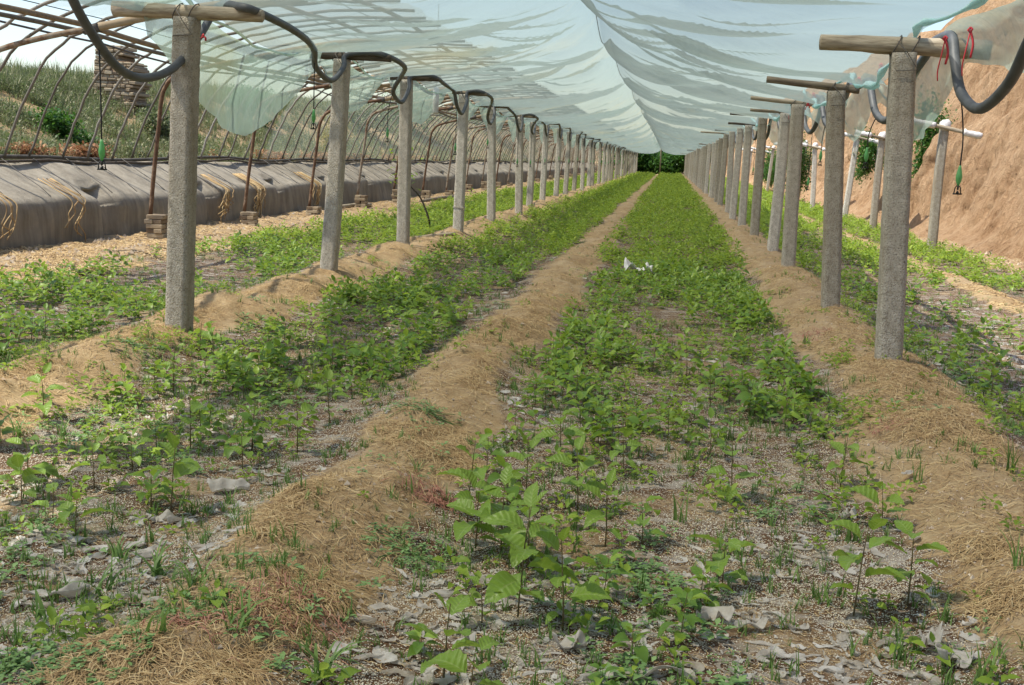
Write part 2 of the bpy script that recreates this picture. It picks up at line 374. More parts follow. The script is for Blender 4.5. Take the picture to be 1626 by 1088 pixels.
# ------------------------------------------------------------------ ground
LX, RX = -3.42, 1.52
def bumpf(x, c, w, p=1): return np.exp(-np.abs((x-c)/w)**2.2)
def ridge_mask(x, y):
    wob = (noise(y*.7, 0*y, 3)-.5)*.22+(noise(y*2.3, 0*y, 4)-.5)*.12
    m = bumpf(x+wob*1.3, -1.16, .29+.06*noise(y*.9, 0*y+5, 8))
    m = np.maximum(m, bumpf(x+wob*1.5, LX+.02, .38))
    m = np.maximum(m, bumpf(x-wob*1.5, 1.42, .42))
    m = np.maximum(m, bumpf(x+wob*.6, 3.78, .24)*.85)
    m = np.maximum(m, sstep(-5.9, -6.3, x+wob*2)*.95)
    m = np.maximum(m, sstep(5.0, 5.4, x-wob*2)*.9)
    return m
def gh(x, y):
    x = np.asarray(x, float); y = np.asarray(y, float)
    m = ridge_mask(x, y)
    mound = .45+1.1*noise(y*2.2+3, x*1.6, 11)
    h = bumpf(x, -1.16, .33)*.085*mound + bumpf(x, LX, .42)*.17*mound + bumpf(x, 1.45, .45)*.20*(.6+.8*noise(y*1.4, x*.9, 12)) + bumpf(x, 3.78, .22)*.06
    near = 1.0
    h = h+(fbm(x*3, y*3, 4, 21)-.5)*.085*(.45+m)+(fbm(x*9, y*9, 4, 31, .6)-.5)*(.022+.030*m)
    h = h+sstep(-5.8, -6.6, x)*.04
    # hillside behind the left wall, plateau beyond
    hill = sstep(-8.9, -15.5, x)*(1.35+.45*noise(y*.07, 0*y, 5)+np.clip(y-24, 0, 100)*.028)+np.clip(-x-15.5, 0, 60)*.03
    h = h+hill*(1+.25*(fbm(x*.35, y*.35, 3, 9)-.5))+sstep(-8.2, -8.7, x)*.9*(x > -60)
    h = h+sstep(6.6, 12, x)*5.5
    far = sstep(122, 150, y); h = h*(1-far*(x > -8.5)*(x < 6))+0
    h = h-.05*sstep(160, 400, np.abs(y))
    return h
def ground():
    xs = np.concatenate([-np.geomspace(600, 16, 26), np.arange(-15.5, -8, .25), np.arange(-8, -4.4, .06), np.arange(-4.4, 2.3, .021), np.arange(2.3, 6.5, .05), np.arange(6.6, 16, .5), np.geomspace(16.5, 600, 26)])
    ys = [-600, -200, -60, -20, -6, -1, 0, .6, 1.2, 1.6]
    y = 1.9
    while y < 150: ys.append(y); y += max(.018, .0062*y)
    ys = np.array(ys+list(np.geomspace(155, 1200, 16)))
    X, Y = np.meshgrid(xs, ys); Z = gh(X, Y)
    V = np.stack([X, Y, Z], -1).reshape(-1, 3); nx, ny = len(xs), len(ys)
    i = (np.arange(ny-1)[:, None]*nx+np.arange(nx-1)[None]).ravel()
    o = mesh_np('ground', V, np.stack([i, i+1, i+nx+1, i+nx], -1), MAT['ground'], attrs={'ridge': ridge_mask(X, Y).ravel()})
    tag(o, kind='structure'); return o
ground()

# ------------------------------------------------------------------ cliff on the right
def cliff_x(y, z):
    base = 6.22+.12*np.sin(y*.6)+(fbm(y*.35, y*0, 3, 41)-.5)*.9
    alc = 1.3*np.exp(-((y-31.0)/1.4)**4)+1.3*np.exp(-((y-37.5)/1.1)**4)*0+1.4*np.exp(-((y-49)/3.0)**4)+1.0*np.exp(-((y-70)/4.0)**4)
    lean = .15*z+.05*z*z*(z > 0)
    talus = -.55*np.exp(-z*2.6)*(.5+noise(y*.5, y*0, 44))
    rib = (fbm(y*1.3+z*.25, z*.12, 4, 45)-.5)*1.05*(.4+np.clip(z, 0, 2)*.4)
    fine = (fbm(y*4.5+z*.4, z*1.1, 4, 47, .6)-.5)*.40 + (1-np.abs(2*noise(y*2.6+z*.35, z*.3, 48)-1))**5*.34*sstep(-.2, .5, z) + (1-np.abs(2*noise(y*6+z*.5, z*.6, 52)-1))**4*.10
    led = .25*sstep(2.2, 2.7, z+(noise(y*.4, y*0, 49)-.5)*1.6)
    return base+alc*sstep(-.2, .6, z+.3)+lean+talus+rib+fine+led
def cliff():
    ys = []; y = -2.0
    while y < 136: ys.append(y); y += max(.045, .0024*y) if y > 10 else .2
    ys = np.array(ys); zs = np.concatenate([np.arange(-.3, 3.6, .045), np.arange(3.6, 7.6, .12)])
    Y, Z = np.meshgrid(ys, zs); X = cliff_x(Y, Z); Zt = Z+ (Z > 6.5)*(noise(Y*.5, Y*0, 3)-.5)*.4
    V = np.stack([X, Y, Zt], -1)
    top = V[-1].copy(); top[:, 0] += 9; top[:, 2] -= .8
    V = np.concatenate([V, top[None]]); V = V.reshape(-1, 3); nx, ny = len(ys), len(zs)+1
    i = (np.arange(ny-1)[:, None]*nx+np.arange(nx-1)[None]).ravel()
    o = mesh_np('cliff', V, np.stack([i, i+nx, i+nx+1, i+1], -1), MAT['cliff']); tag(o, kind='structure')
cliff()

# ------------------------------------------------------------------ tarp-covered earth wall on the left
BAY0, BAY = 11.35, 3.6
STACKS = [10.7]+[15.0+3.55*k for k in range(29)]
WALLX = -7.62
def earth_wall():
    ys = []; y = 4.0
    while y < 122: ys.append(y); y += max(.05, .004*y)
    ys = np.array(ys)
    near = np.min(np.abs(ys[:, None]-(np.array(STACKS)[None]+.0)), 1); notch = np.exp(-(near/.22)**2)
    bul = .10*np.cos((ys-BAY0)/BAY*2*PI*2)*.4
    prof = [(0, -.15), (.0, .0), (.01, .2), (.03, .4), (.06, .55), (.12, .62), (.22, .67), (.45, .78), (.7, .90), (.9, .99), (1.05, 1.04), (1.3, 1.0)]
    sp = catmull([(-p[0], 0, p[1]) for p in prof], 4)
    V = []
    for q in sp:
        d = (fbm(ys*1.4, ys*0+q[2]*2.2, 4, 61)-.5)*.12+(fbm(ys*6, ys*0+q[2]*3, 3, 63)-.5)*.035
        x = WALLX+q[0]+bul+d*.8-notch*.20*(q[2] < .75)
        z = q[2]+(fbm(ys*.8+9, ys*0+q[0], 3, 65)-.5)*.14*sstep(.3, .6, q[2])*sstep(1.3, .7, -q[0]) + d*.2 - notch*.06*(q[2] > .5)*(q[2] < .8)
        V.append(np.stack([x, ys, z], -1))
    V = np.array(V); ny, nx = V.shape[:2]
    i = (np.arange(ny-1)[:, None]*nx+np.arange(nx-1)[None]).ravel()
    r = empty('earth_wall', (0, 0, 0)); tag(r, 'long low earth wall under a grey clay-caked cover with sloping top', 'wall')
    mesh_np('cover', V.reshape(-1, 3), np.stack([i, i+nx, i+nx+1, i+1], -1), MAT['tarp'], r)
    P = [(WALLX-.98, y, 1.09+.05*(noise(np.array(y*.5), np.array(0), 71)-.5)+.03*math.sin(y)) for y in np.arange(5, 121, 1.1)]
    tube_obj('edge_pipe', catmull(P, 3), .028, MAT['hoop'], r, 8)
    P2 = [(p[0]+.07, p[1], p[2]-.05+.02*math.sin(p[1]*3)) for p in P]; tube_obj('edge_pipe', P2, .02, MAT['wooddark'], r, 6)
    # thin tie cords running down the slope
    m = MB()
    for y in np.arange(10, 45, .88):
        y0 = y+rs.rand()*.3; P = [(WALLX-.95, y0, 1.085), (WALLX-.6, y0-.12, .90), (WALLX-.3, y0-.22, .76), (WALLX-.1, y0-.30, .64)]
        m.both(*tube(P, .006, 4))
    m.build('tie_cord', MAT['wire'], r)
earth_wall()

# brick stacks + leaning rusty pipes + rafters
def brick_stack(k, y):
    r = empty('brick_stack', (WALLX+.62, y, gh(WALLX+.62, y)-.03)); n = [5, 6, 4, 3][k % 4]; m = MB()
    for j in range(n):
        for q in range(2):
            a = (j % 2)*PI/2+(rs.rand()-.5)*.12
            V, Fa = box(((q-.5)*.13, 0, 0), (.118, .24, .058)); V = rotz(V, a)+np.array([(rs.rand()-.5)*.03, (rs.rand()-.5)*.03, .03+j*.064])
            m.add(V, Fa)
    o = m.build('bricks', MAT['brick'], r, False); md = o.modifiers.new('b', 'BEVEL'); md.width = .006; md.segments = 1
    z = n*.064
    tag(r, f'{ordn(k)} stack of old grey-brown bricks at the foot of the left earth wall', 'brick stack', 'brick stacks along the left wall')
    return r.location.x, r.location.z+z
for k, y in enumerate(STACKS):
    if y > 118: break
    bx_, bz = brick_stack(k, y)
    r = empty('pipe_post', (bx_, y, bz)); lean = (rs.rand()-.5)*.1; L = MAT['rust']
    P = catmull([(-.10, 0, -.02), (-.03, lean*.5, .6), (.05, lean, 1.2), (.09, lean, 1.55), (.15, lean, 1.73), (.30, lean, 1.88), (.8, lean, 2.03), (1.35, lean, 2.14)], 5)
    tube_obj('bent_pipe', P, .029, L, r, 10, .08, k)
    P = catmull([(1.25, lean+.02, 2.12), (1.9, lean, 2.26), (2.7, lean, 2.40), (3.5, lean, 2.46)], 4)
    tube_obj('rafter', P, .04, MAT['bamboo'], r, 8, .15, k)
    w = MB()
    for zz in (1.25, 1.30): w.both(*tube(P[:2]+[0, 0, .0]+(rs.rand(2, 3)-.5)*.02, .045, 8))
    w.build('wire_tie', MAT['wire'], r)
    tag(r, f'{ordn(k)} rusty pipe post bending over into a roof rafter, standing on a brick stack', 'pipe post', 'rusty pipe posts along the left wall')

# hoops
HP = catmull([(-8.58, 0, 1.10), (-8.32, 0, 1.75), (-7.95, 0, 2.36), (-7.5, 0, 2.70), (-7.0, 0, 2.93), (-6.1, 0, 3.16), (-4.9, 0, 3.32), (-3.7, 0, 3.36)], 4)
HP[:, 0] += 8.58; HP[:, 2] -= 1.10
hoops = []
var = []
for v in range(5):
    P = HP.copy(); P[:, 1] += np.linspace(0, 1, len(P))*(rs.rand()-.5)*.15; P[:, 2] += (rs.rand(len(P))-.5)*.035; P[:, 0] += (rs.rand(len(P))-.5)*.02
    mm = MB(); mm.both(*tube(P, .017+.006*rs.rand(), 6, True, .1, v)); V, Fs = mm.data()
    var.append((V, Fs))
protos = []
y = 8.6; hk = 0; per = {}
while y < 121:
    hk += 1; b = int((y-BAY0+BAY)//BAY); per[b] = per.get(b, 0)+1
    j = hk % 5
    if len(protos) <= j and len(protos) < 5:
        o = mesh_np('hoop_rib', *var[len(protos)], MAT['hoop']); protos.append(o)
    else:
        o = protos[j].copy(); C.objects.link(o)
    o.location = (-8.58, y+(rs.rand()-.5)*.22, 1.10); o.rotation_euler = (0, 0, (rs.rand()-.5)*.06)
    if b < 1: lab = f'{ordn(per[b]-1)} thin arched pipe rib curving up from the wall, before the nearest brick stack'
    else: lab = f'{["first","second","third","fourth","fifth","sixth","seventh","eighth"][per[b]-1]} arched pipe rib springing from the wall ledge after the {ordn(b-1)} brick stack'
    tag(o, lab, 'hoop rib', 'arched ribs of the left greenhouse frame')
    y += .74+(rs.rand()-.5)*.14
# purlins
for (x, z, rr, mt, lab, nm) in [(-6.62, 2.60, .034, 'bamboo', 'long upper roof pipe of the pair crossing the rafters above the left path', 'purlin'), (-6.50, 2.50, .026, 'hoop', 'thinner lower roof pipe of the pair crossing the rafters above the left path', 'purlin'), (-7.7, 2.62, .014, 'wire', 'thin cable running under the ribs where they bend over the wall', 'cable'), (-5.2, 3.26, .03, 'bamboo', 'high bamboo pole running lengthwise over the rafters beside the left post row', 'purlin'), (-4.1, 3.28, .03, 'bamboo', 'bamboo pole running lengthwise closest to the canopy edge', 'purlin')]:
    P = [(x+.04*math.sin(y*.9), y, z+.05*math.sin(y*.7+x)+(rs.rand()-.5)*.04) for y in np.arange(4, 121, 1.2)]
    tag(tube_obj(nm, P, rr, MAT[mt], None, 7, .2, 3), lab, 'purlin' if nm == 'purlin' else 'cable')
for k, (x, z) in enumerate([(-6.0, 3.22), (-5.5, 3.3), (-4.6, 3.36), (-7.25, 2.88)]):
    P = [(x, y, z+.02*math.sin(y*1.7+k)) for y in np.arange(4, 121, 1.5)]
    tag(tube_obj('roof_wire', P, .006, MAT['wire'], None, 4), ['thin roof wire lying on the ribs next to the roof pipe pair', 'thin roof wire along the middle of the left film roof', 'thin roof wire nearest the highest bamboo poles', 'thin roof wire lying lowest on the ribs above the wall'][k], 'wire', 'wires over the left film roof')
# bamboo bundles / reed clutter over the purlin
for k, y in enumerate(np.arange(20.5, 80, 3.55)):
    m = MB()
    for j in range(7):
        a = (rs.rand()-.5)*.5; c = np.array([-6.4+rs.rand()*.8, y+(rs.rand()-.5)*1.6, 2.66+rs.rand()*.18]); L = .7+rs.rand()*.8
        d = np.array([math.sin(a), math.cos(a), (rs.rand()-.5)*.1])*L if j % 2 else np.array([math.cos(a), math.sin(a)*.5, .18])*L
        m.both(*tube([c-d/2, c, c+d/2], .018+rs.rand()*.012, 6, True, .2, k*9+j))
    tag(m.build('bamboo_bundle', MAT['bamboo']), f'{ordn(k)} loose bundle of bamboo poles lying across the left roof frame', 'bamboo bundle', 'bamboo bundles on the left roof frame')
def sheet(name, fn, us, ys, mat, parent=None):
    U, Y = np.meshgrid(us, ys); X, Z = fn(U, Y); V = np.stack([X, Y, Z], -1).reshape(-1, 3)
    nx, ny = len(us), len(ys); i = (np.arange(ny-1)[:, None]*nx+np.arange(nx-1)[None]).ravel()
    return mesh_np(name, V, np.stack([i, i+1, i+nx+1, i+nx], -1), mat, parent)
hx, hz = HP[:, 0]-8.58, HP[:, 2]+1.10
def roof_fn(U, Y):
    X = U; Z = np.interp(U, hx, hz)+.03+.05*np.sin(Y*2*PI/.86)*.4+(fbm(U*1.5, Y*1.1, 3, 81)-.5)*.12; return X, Z
tag(sheet('film_roof', roof_fn, np.linspace(-7.15, -3.7, 26), np.arange(5, 121, .22), MAT['netfilm']), 'thin grey translucent film stretched over the ribs above the left path', 'film roof')
def side_fn(U, Y):
    zz = 1.12+(2.9-1.12)*U; X = np.interp(zz, hz, hx)-.03+(fbm(U*3, Y*1.2, 3, 83)-.5)*.06; return X, zz
tag(sheet('film_wall', side_fn, np.linspace(0, 1, 14), np.arange(23.5, 121, .3), MAT['clearfilm']), 'clear greenish film on the far stretch of ribs above the wall', 'film wall')

# ------------------------------------------------------------------ concrete posts
def post_mesh(seed, H=3.0, w=.152):
    r0 = np.random.RandomState(seed); nz = 60; ch = .018
    h = w/2; ring = []
    pts = [(-h+ch, -h), (h-ch, -h), (h, -h+ch), (h, h-ch), (h-ch, h), (-h+ch, h), (-h, h-ch), (-h, -h+ch)]
    P = []
    for i, p in enumerate(pts):
        q = pts[(i+1) % 8]; n = 5 if i % 2 == 0 else 1
        for k in range(n): P.append((p[0]+(q[0]-p[0])*k/n, p[1]+(q[1]-p[1])*k/n))
    P = np.array(P); n = len(P); zs = np.linspace(0, H, nz); V = []
    bow = (r0.rand()-.5)*.03
    for z in zs:
        s = 1+(.5-z/H)*.07; d = 1+(r0.rand(n)-.5)*.045
        V.append(np.c_[P[:, 0]*s*d+bow*math.sin(z/H*PI), P[:, 1]*s*d, np.full(n, z)])
    V = np.concatenate(V+[[[0, 0, H+.004]]]); i = np.arange(nz-1)[:, None]*n; j = np.arange(n)[None]; k = (j+1) % n
    F4 = np.stack([i+j, i+k, i+n+k, i+n+j], -1).reshape(-1, 4); top = (nz-1)*n
    F3 = np.array([[len(V)-1, top+q, top+(q+1) % n] for q in range(n)])
    return V, [F4, F3]
PH = 2.55                       # shaft length, 0.4 m buried
shaft_meshes = []
for s in range(5):
    o = mesh_np('shaft', *post_mesh(s, PH), MAT['concrete']); shaft_meshes.append(o.data); bpy.data.objects.remove(o)
LP = []; RP = []
Lpx = [((284, 516), 28), ((520, 431), 94), ((640, 390), 127), ((727, 370), 150), ((780, 350), 171), ((824, 340), 186)]
Ltx = [296, 543, 646, 737, 781, 826]
Rpx = [((1413, 573), 84), ((1322, 486), 144), ((1252, 430), 166), ((1225, 397), 180)]
Rtx = [1437, 1331, 1268, 1247]
def near_posts(px, tx, z0):
    out = []
    for ((bx0, by), ty), txx in zip(px, tx):
        b = at(bx0, by, z=z0); t_ = at(txx, ty, Y=b[1]); out.append((b[0], b[1], t_[0], t_[2]))
    return out
LP = near_posts(Lpx, Ltx, .15); RP = near_posts(Rpx, Rtx, .19)
LP = [(LX-.02, 4.35, LX, 2.27)]+LP; RP = [(RX+.02, 3.9, RX+.04, 2.27)]+RP
y = LP[-1][1]
while y < 118:
    y += 3.45+(rs.rand()-.5)*.4; x = LX+(rs.rand()-.5)*.1; LP.append((x, y, x+(rs.rand()-.5)*.12, 2.26+(rs.rand()-.5)*.12))
y = RP[-1][1]
while y < 118:
    y += 3.3+(rs.rand()-.5)*.4; x = RX+.02+(rs.rand()-.5)*.1; RP.append((x, y, x+(rs.rand()-.5)*.12, 2.24+(rs.rand()-.5)*.12))
print('posts', len(LP), len(RP), [tuple(round(float(q), 2) for q in p) for p in LP[:7]], [tuple(round(float(q), 2) for q in p) for p in RP[:5]])
LOOKS = {('L', 1): 'rough pale grey concrete post with pitted face, nearest of the left row', ('L', 2): 'leaning grey concrete post, second of the left row', ('L', 3): 'browner mottled concrete post, third of the left row', ('L', 4): 'smooth light grey concrete post with a band near its foot, fourth of the left row',
 ('R', 1): 'dark brown-grey pitted concrete post, nearest of the right row', ('R', 2): 'smooth pale grey concrete post, second of the right row', ('R', 3): 'rough grey concrete post, third of the right row', ('R', 4): 'brownish concrete post close behind the third, fourth of the right row'}
BARS = {}
def make_post(side, k, p, inner, outer, rad, tilt, dark):
    x0, y0, x1, zt = p
    r = empty('concrete_post', (x0, y0, zt-PH+.0))
    r.location = (x0-(x1-x0)*.17, y0, zt-PH)
    ln = math.atan2(x1-x0, zt-.15)
    s = bpy.data.objects.new('shaft', shaft_meshes[(k*2+(side == 'R')) % 5]); C.objects.link(s); s.parent = r; s.rotation_euler = (0, ln, 0)
    sgn = 1 if side == 'L' else -1
    cx = x1; zc = zt+rad*.75; yy = (rs.rand()-.5)*.04
    lx = cx-r.location.x; lz = zc-r.location.z
    P = np.array([(lx-sgn*outer, yy-.02, lz+tilt*outer), (lx-sgn*outer*.5, yy, lz+tilt*outer*.5), (lx, yy, lz), (lx+sgn*inner*.5, yy+.01, lz-tilt*inner*.45), (lx+sgn*inner, yy, lz-tilt*inner)])
    bar = tube_obj('crossbar', catmull(P, 3), np.interp(np.linspace(0, 1, 13), [0, 1], [rad*1.12, rad*.86]), MAT['woodpale' if k == 1 else 'wooddark' if dark else 'wood'], r, 10, .16, k+11)
    m = MB()
    for a in (-.06, .05):
        ring = [(lx+a+.03*math.sin(q), yy+math.cos(q)*(rad+.008), lz+math.sin(q)*(rad+.008)) for q in np.linspace(0, 2*PI, 13)]
        m.both(*tube(ring, .004, 5))
    m.both(*tube([(lx-.06, yy-rad-.005, lz+.02), (lx, yy-.09, lz-.05), (lx+.07, yy-.083, lz-.15), (lx-.06, yy-.083, lz-.16)], .003, 5))
    m.build('wire_tie', MAT['wire'], r)
    if side == 'L' and k == 4:
        ring = [(.004, 0, .82)]; V, Fa = box((0, 0, .80), (.166, .166, .02)); mb = MB(); mb.add(V, Fa); o = mb.build('band', MAT['concrete'], s, False)
    if k == 0: lab = f'concrete post beside the camera at the start of the {"left" if side=="L" else "right"} row'
    else: lab = LOOKS.get((side, k), f'grey concrete post with wooden crossbar, {ordn(k-1)} of the {"left" if side=="L" else "right"} row')
    tag(r, lab, 'post', f'concrete posts of the {"left" if side=="L" else "right"} row')
    return (cx+sgn*inner, y0, zc-tilt*inner), (cx, y0, zc), (cx-sgn*outer, y0, zc+tilt*outer)
inn = [.5, .52, .5, .42, .36, .3]
for k, p in enumerate(LP):
    BARS[('L', k)] = make_post('L', k, p, inn[k] if k < 6 else .2+rs.rand()*.25, .5 if k == 1 else .12+rs.rand()*.3, [.05, .047, .038, .03, .03, .028][k] if k < 6 else .028, .03+(rs.rand()-.4)*.06, k in (2, 3) or rs.rand() < .3)
for k, p in enumerate(RP):
    BARS[('R', k)] = make_post('R', k, p, [.5, .52, .62, .55, .5][k] if k < 5 else .15+rs.rand()*.6, .50 if k == 1 else .1+rs.rand()*.2, [.05, .055, .033, .026, .026][k] if k < 5 else .026, [-.05, -.02, -.08, -.07, -.02][k] if k < 5 else (rs.rand()-.5)*.1, rs.rand() < .25 and k > 4)

# ------------------------------------------------------------------ canopy film
XC = -.94
TIES = [12.9, 16.4]+[24.0+7.7*k for k in range(13)]
TIES = np.array([-5, -2, 5.2]+TIES)
def tie_d(Y):
    i = np.clip(np.searchsorted(TIES, Y)-1, 0, len(TIES)-2); a = TIES[i]; b = TIES[i+1]; return (Y-a)/(b-a), (b-a)
def edge_z(Y, side):
    P = LP if side < 0 else RP; ys = np.array([p[1] for p in P]); zs = np.array([p[3] for p in P])
    z = np.interp(Y, ys, zs); i = np.clip(np.searchsorted(ys, Y)-1, 0, len(ys)-2); t_ = np.clip((Y-ys[i])/(ys[i+1]-ys[i]), 0, 1)
    return z+.15-np.where(i == 0, .05, .22)*4*t_*(1-t_)*(.5+.5*np.sin(t_*PI))
def can_fn(U, Y):
    a = np.abs(U); s, L = tie_d(Y)
    el = edge_z(Y, -1); er = edge_z(Y, 1); e = np.where(U < 0, el, er)
    wire = 3.08-.10*4*s*(1-s)
    far = sstep(60, 115, Y); wire = wire-.25*far
    sag = .21+.10*np.sin(PI*s)+.06*(noise(Y*.3, U*0+np.sign(U), 91)-.5)
    z = e*a+wire*(1-a)-sag*np.sin(PI*np.clip(a, 0, 1)**.6)
    # folds: run from the wire outwards and towards the camera, converging at the ties
    Yw = Y+1.3*a**1.5*(1.1)-(s-.5)*L*.55*np.exp(-a*3.2)
    f1 = 1-np.abs(2*noise(Yw*1.05, a*1.1+np.sign(U)*7, 93)-1); f2 = 1-np.abs(2*noise(Yw*2.6+4, a*1.6+np.sign(U)*3, 95)-1)
    f3 = 1-np.abs(2*noise(Yw*6.5+a*3, a*2.2, 97)-1)
    env = np.sin(np.clip(a, 0, 1)**.8*PI)**.8*(1-.75*np.clip(a, 0, 1)**3)
    z = z+env*(f1**3*.14+f2**4*.07+f3**4*.035-.08)
    z = z-.13*np.exp(-a*5)*np.sin(PI*s)**2
    X = XC+U*2.5
    xl = np.interp(Y, [p[1] for p in LP], [p[2] for p in LP])-.02; xr = np.interp(Y, [p[1] for p in RP], [p[2] for p in RP])+.1
    X = np.where(U < 0, XC+(XC-xl)*U, XC+(xr-XC)*U)
    return X, z
cv = empty('film_canopy', (0, 0, 0)); tag(cv, 'long milky plastic film canopy sagging in folds between two rows of concrete posts', 'canopy')
yc = list(np.arange(-4, 3, .25)); y = 3.0
while y < 119: yc.append(y); y += max(.045, .004*y)
yc = np.array(yc)
us = np.sin(np.linspace(-1, 1, 95)*PI/2)*.25+np.linspace(-1, 1, 95)*.75
sheet('film_sheet', can_fn, us, yc, MAT['film'], cv)
# side flaps hanging outside the posts
def flap(side):
    P = LP if side < 0 else RP; pys = np.array([p[1] for p in P]); pxs = np.array([p[2] for p in P])
    def fn(U, Y):
        i = np.clip(np.searchsorted(pys, Y)-1, 0, len(pys)-2); t_ = np.clip((Y-pys[i])/(pys[i+1]-pys[i]), 0, 1)
        nr = np.exp(-((Y-pys[1]-1.9)/2.2)**2)
        drop = (.10+(.42 if side < 0 else .30)*np.sin(np.clip(t_, 0, 1)*PI)**1.3*(.75+.5*noise(i*3.7, 0*Y, 101))+.15*nr)*np.where((side < 0) & (i < 1), .12, 1)*np.where((side > 0), .62, 1)*np.where((side < 0) & (i > 1), .62, 1)
        e = edge_z(Y, side)+.01
        b = np.sin(np.clip(U, 0, 1)*PI*.5)
        X = np.interp(Y, pys, pxs)+side*((.22 if side > 0 else .12)+.40*U*(1-.55*U)*(.7+.3*np.sin(t_*PI)))+side*(fbm(U*2, Y*1.4, 3, 103)-.5)*.12
        Z = e-drop*U**1.25-.10*b*U+(fbm(U*2.5, Y*3.2, 3, 105)-.5)*.07*U
        return X, Z
    return sheet('side_flap', fn, np.linspace(0, 1, 16), yc, MAT['flap'], cv)
flap(-1); flap(1)
for side in (-1, 1):
    P = LP if side < 0 else RP; pts = []
    for y in np.arange(3.2, 60, .16):
        xx = np.interp(y, [p[1] for p in P], [p[2] for p in P]); pts.append((xx+side*(.06+.03*math.sin(y*5)), y, float(edge_z(np.array(y), side))-.005+.012*math.sin(y*7)))
    R = .010+.026*rs.rand(len(pts))**2 if side > 0 else .008+.006*rs.rand(len(pts))
    tube_obj('rolled_edge', pts, R, MAT['roll'] if side > 0 else MAT['flap'], cv, 8, .5, 5)
# centre wire (below the film) and its far prop
wy = np.arange(3, 119, .35); cx_, cz_ = can_fn(np.zeros_like(wy), wy)
tag(tube_obj('ridge_wire', np.c_[cx_, wy, cz_-.006], .0042, MAT['hoop'], None, 6), 'dark twisted wire running down the middle under the film canopy', 'wire')
# small knots at the ties
b = at(1067, 276, z=0.1)
o = tube_obj('prop_pole', [(XC, 112, 0), (XC+.02, 112, 1.4), (XC, 112, 2.80)], .06, MAT['wood'], None, 8, .1)
tag(o, 'thin pale pole propping the middle of the canopy at its far end', 'pole')

# ------------------------------------------------------------------ hoses
def hose(side, rad):
    P = LP if side < 0 else RP; pts = []
    for k in range(0, min(len(P)-1, 32)):
        K = ('L' if side < 0 else 'R')
        inner, mid, outer = BARS[(K, k)]; i2, m2, o2 = BARS[(K, k+1)]
        if side < 0:
            if k == 0:
                pts += [at(a_, b_, X=-3.22) for a_, b_ in ((60, -190), (90, -75), (115, -2), (150, 60), (188, 108), (230, 124), (278, 106), (318, 55), (347, 10))]
                pts.append(np.array(m2)*.25+np.array(i2)*.75+(0, -.05, .045)); continue
            st = np.array(inner)+(-.03, .06, .02); en = np.array(m2)+(.06, -.07, .0)
            y0, y1 = st[1], en[1]; sag = {0: .62, 1: .28}.get(k, .34)
            pts += [st, st+(-.03, (y1-y0)*.22, -.03), st*.48+en*.52+(0, 0, -.07), (en[0]+.06, y1-1.15, en[2]-sag*.72), (en[0]+.04, y1-.62, en[2]-sag), (en[0]+.03, y1-.18, en[2]-sag*.45), en]
            if k < 30: pts.append(np.array(m2)*.4+np.array(i2)*.6+(0, -.05, .045))
        else:
            o_ = .24; st = np.array(mid)+(o_-.05, .3, .03); en = np.array(m2)+(o_, -.1, .06); y1 = en[1]; sag = {0: .47}.get(k, .36)
            pts += [st, ((st[0]+en[0])/2, y1-2.4, en[2]+.02), (en[0]+.03, y1-1.7, en[2]-sag*.2), (en[0]+.05, y1-1.2, en[2]-sag*.75), (en[0]+.04, y1-.72, en[2]-sag), (en[0]+.02, y1-.34, en[2]-sag*.78), (en[0], y1-.18, en[2]-sag*.35), en]
    return catmull(np.array(pts), 5)
hl = hose(-1, .026); hr = hose(1, .026)
tag(tube_obj('hose', hl, .027, MAT['hose'], None, 9), 'dark grey rubber water hose looping along the tops of the left post row', 'hose')
tag(tube_obj('hose', hr, .031, MAT['hose'], None, 9), 'dark grey rubber water hose looping outside the right post row', 'hose')
# ------------------------------------------------------------------ hanging sprinklers
def sprinkler_body(parent):
    zs = [.0, .012, .03, .055, .085, .105, .12]; rr = [.006, .010, .017, .019, .014, .009, .006]
    m = MB(); m.both(*tube([(0, 0, .045+z) for z in zs], rr, 12)); m.build('weight_body', MAT['green'], parent)
    m = MB()
    for s in (-1, 1): m.both(*tube([(s*.008, 0, .045), (s*.017, 0, .03), (s*.021, 0, -.002)], .0035, 6))
    m.both(*tube([(-.027, 0, -.004), (.027, 0, -.004)], .0045, 6)); m.both(*tube([(0, 0, .045), (0, 0, .02)], .006, 8)); m.both(*tube([(0, 0, .016), (0, 0, .0)], [.003, .011], 8))
    m.build('nozzle_frame', MAT['black'], parent)
def hang(loc, topz, side, k, bend=0):
    r = empty('hanging_sprinkler', loc, rs.rand()*.8-.4); L = topz-loc[2]
    P = catmull([(0, 0, .16), (0, 0, .16+(L-.16)*.33), (bend*.4, 0, .16+(L-.16)*.7), (bend, 0, L)], 4)
    tube_obj('drop_tube', P, .0045, MAT['tubeblack'], r, 6); sprinkler_body(r)
    tag(r, f'small green sprinkler on a thin black tube, {ordn(k)} hanging from the {"left" if side<0 else "right"} hose', 'sprinkler', f'sprinklers hanging from the {"left" if side<0 else "right"} hose')
def hose_top(h, y):
    i = np.argmin(np.abs(h[:, 1]-y)+np.where(h[:, 2] > 2.3, .2, 0)); return h[i]
Ls = [(162, 268, 1.15), (473, 203, 1.45), (615, 225, 1.3), (712, 245, 1.2), (774, 235, 1.2)]
Rs = [(1520, 307, .36), (1374, 266, .5), (1302, 262, .5)]
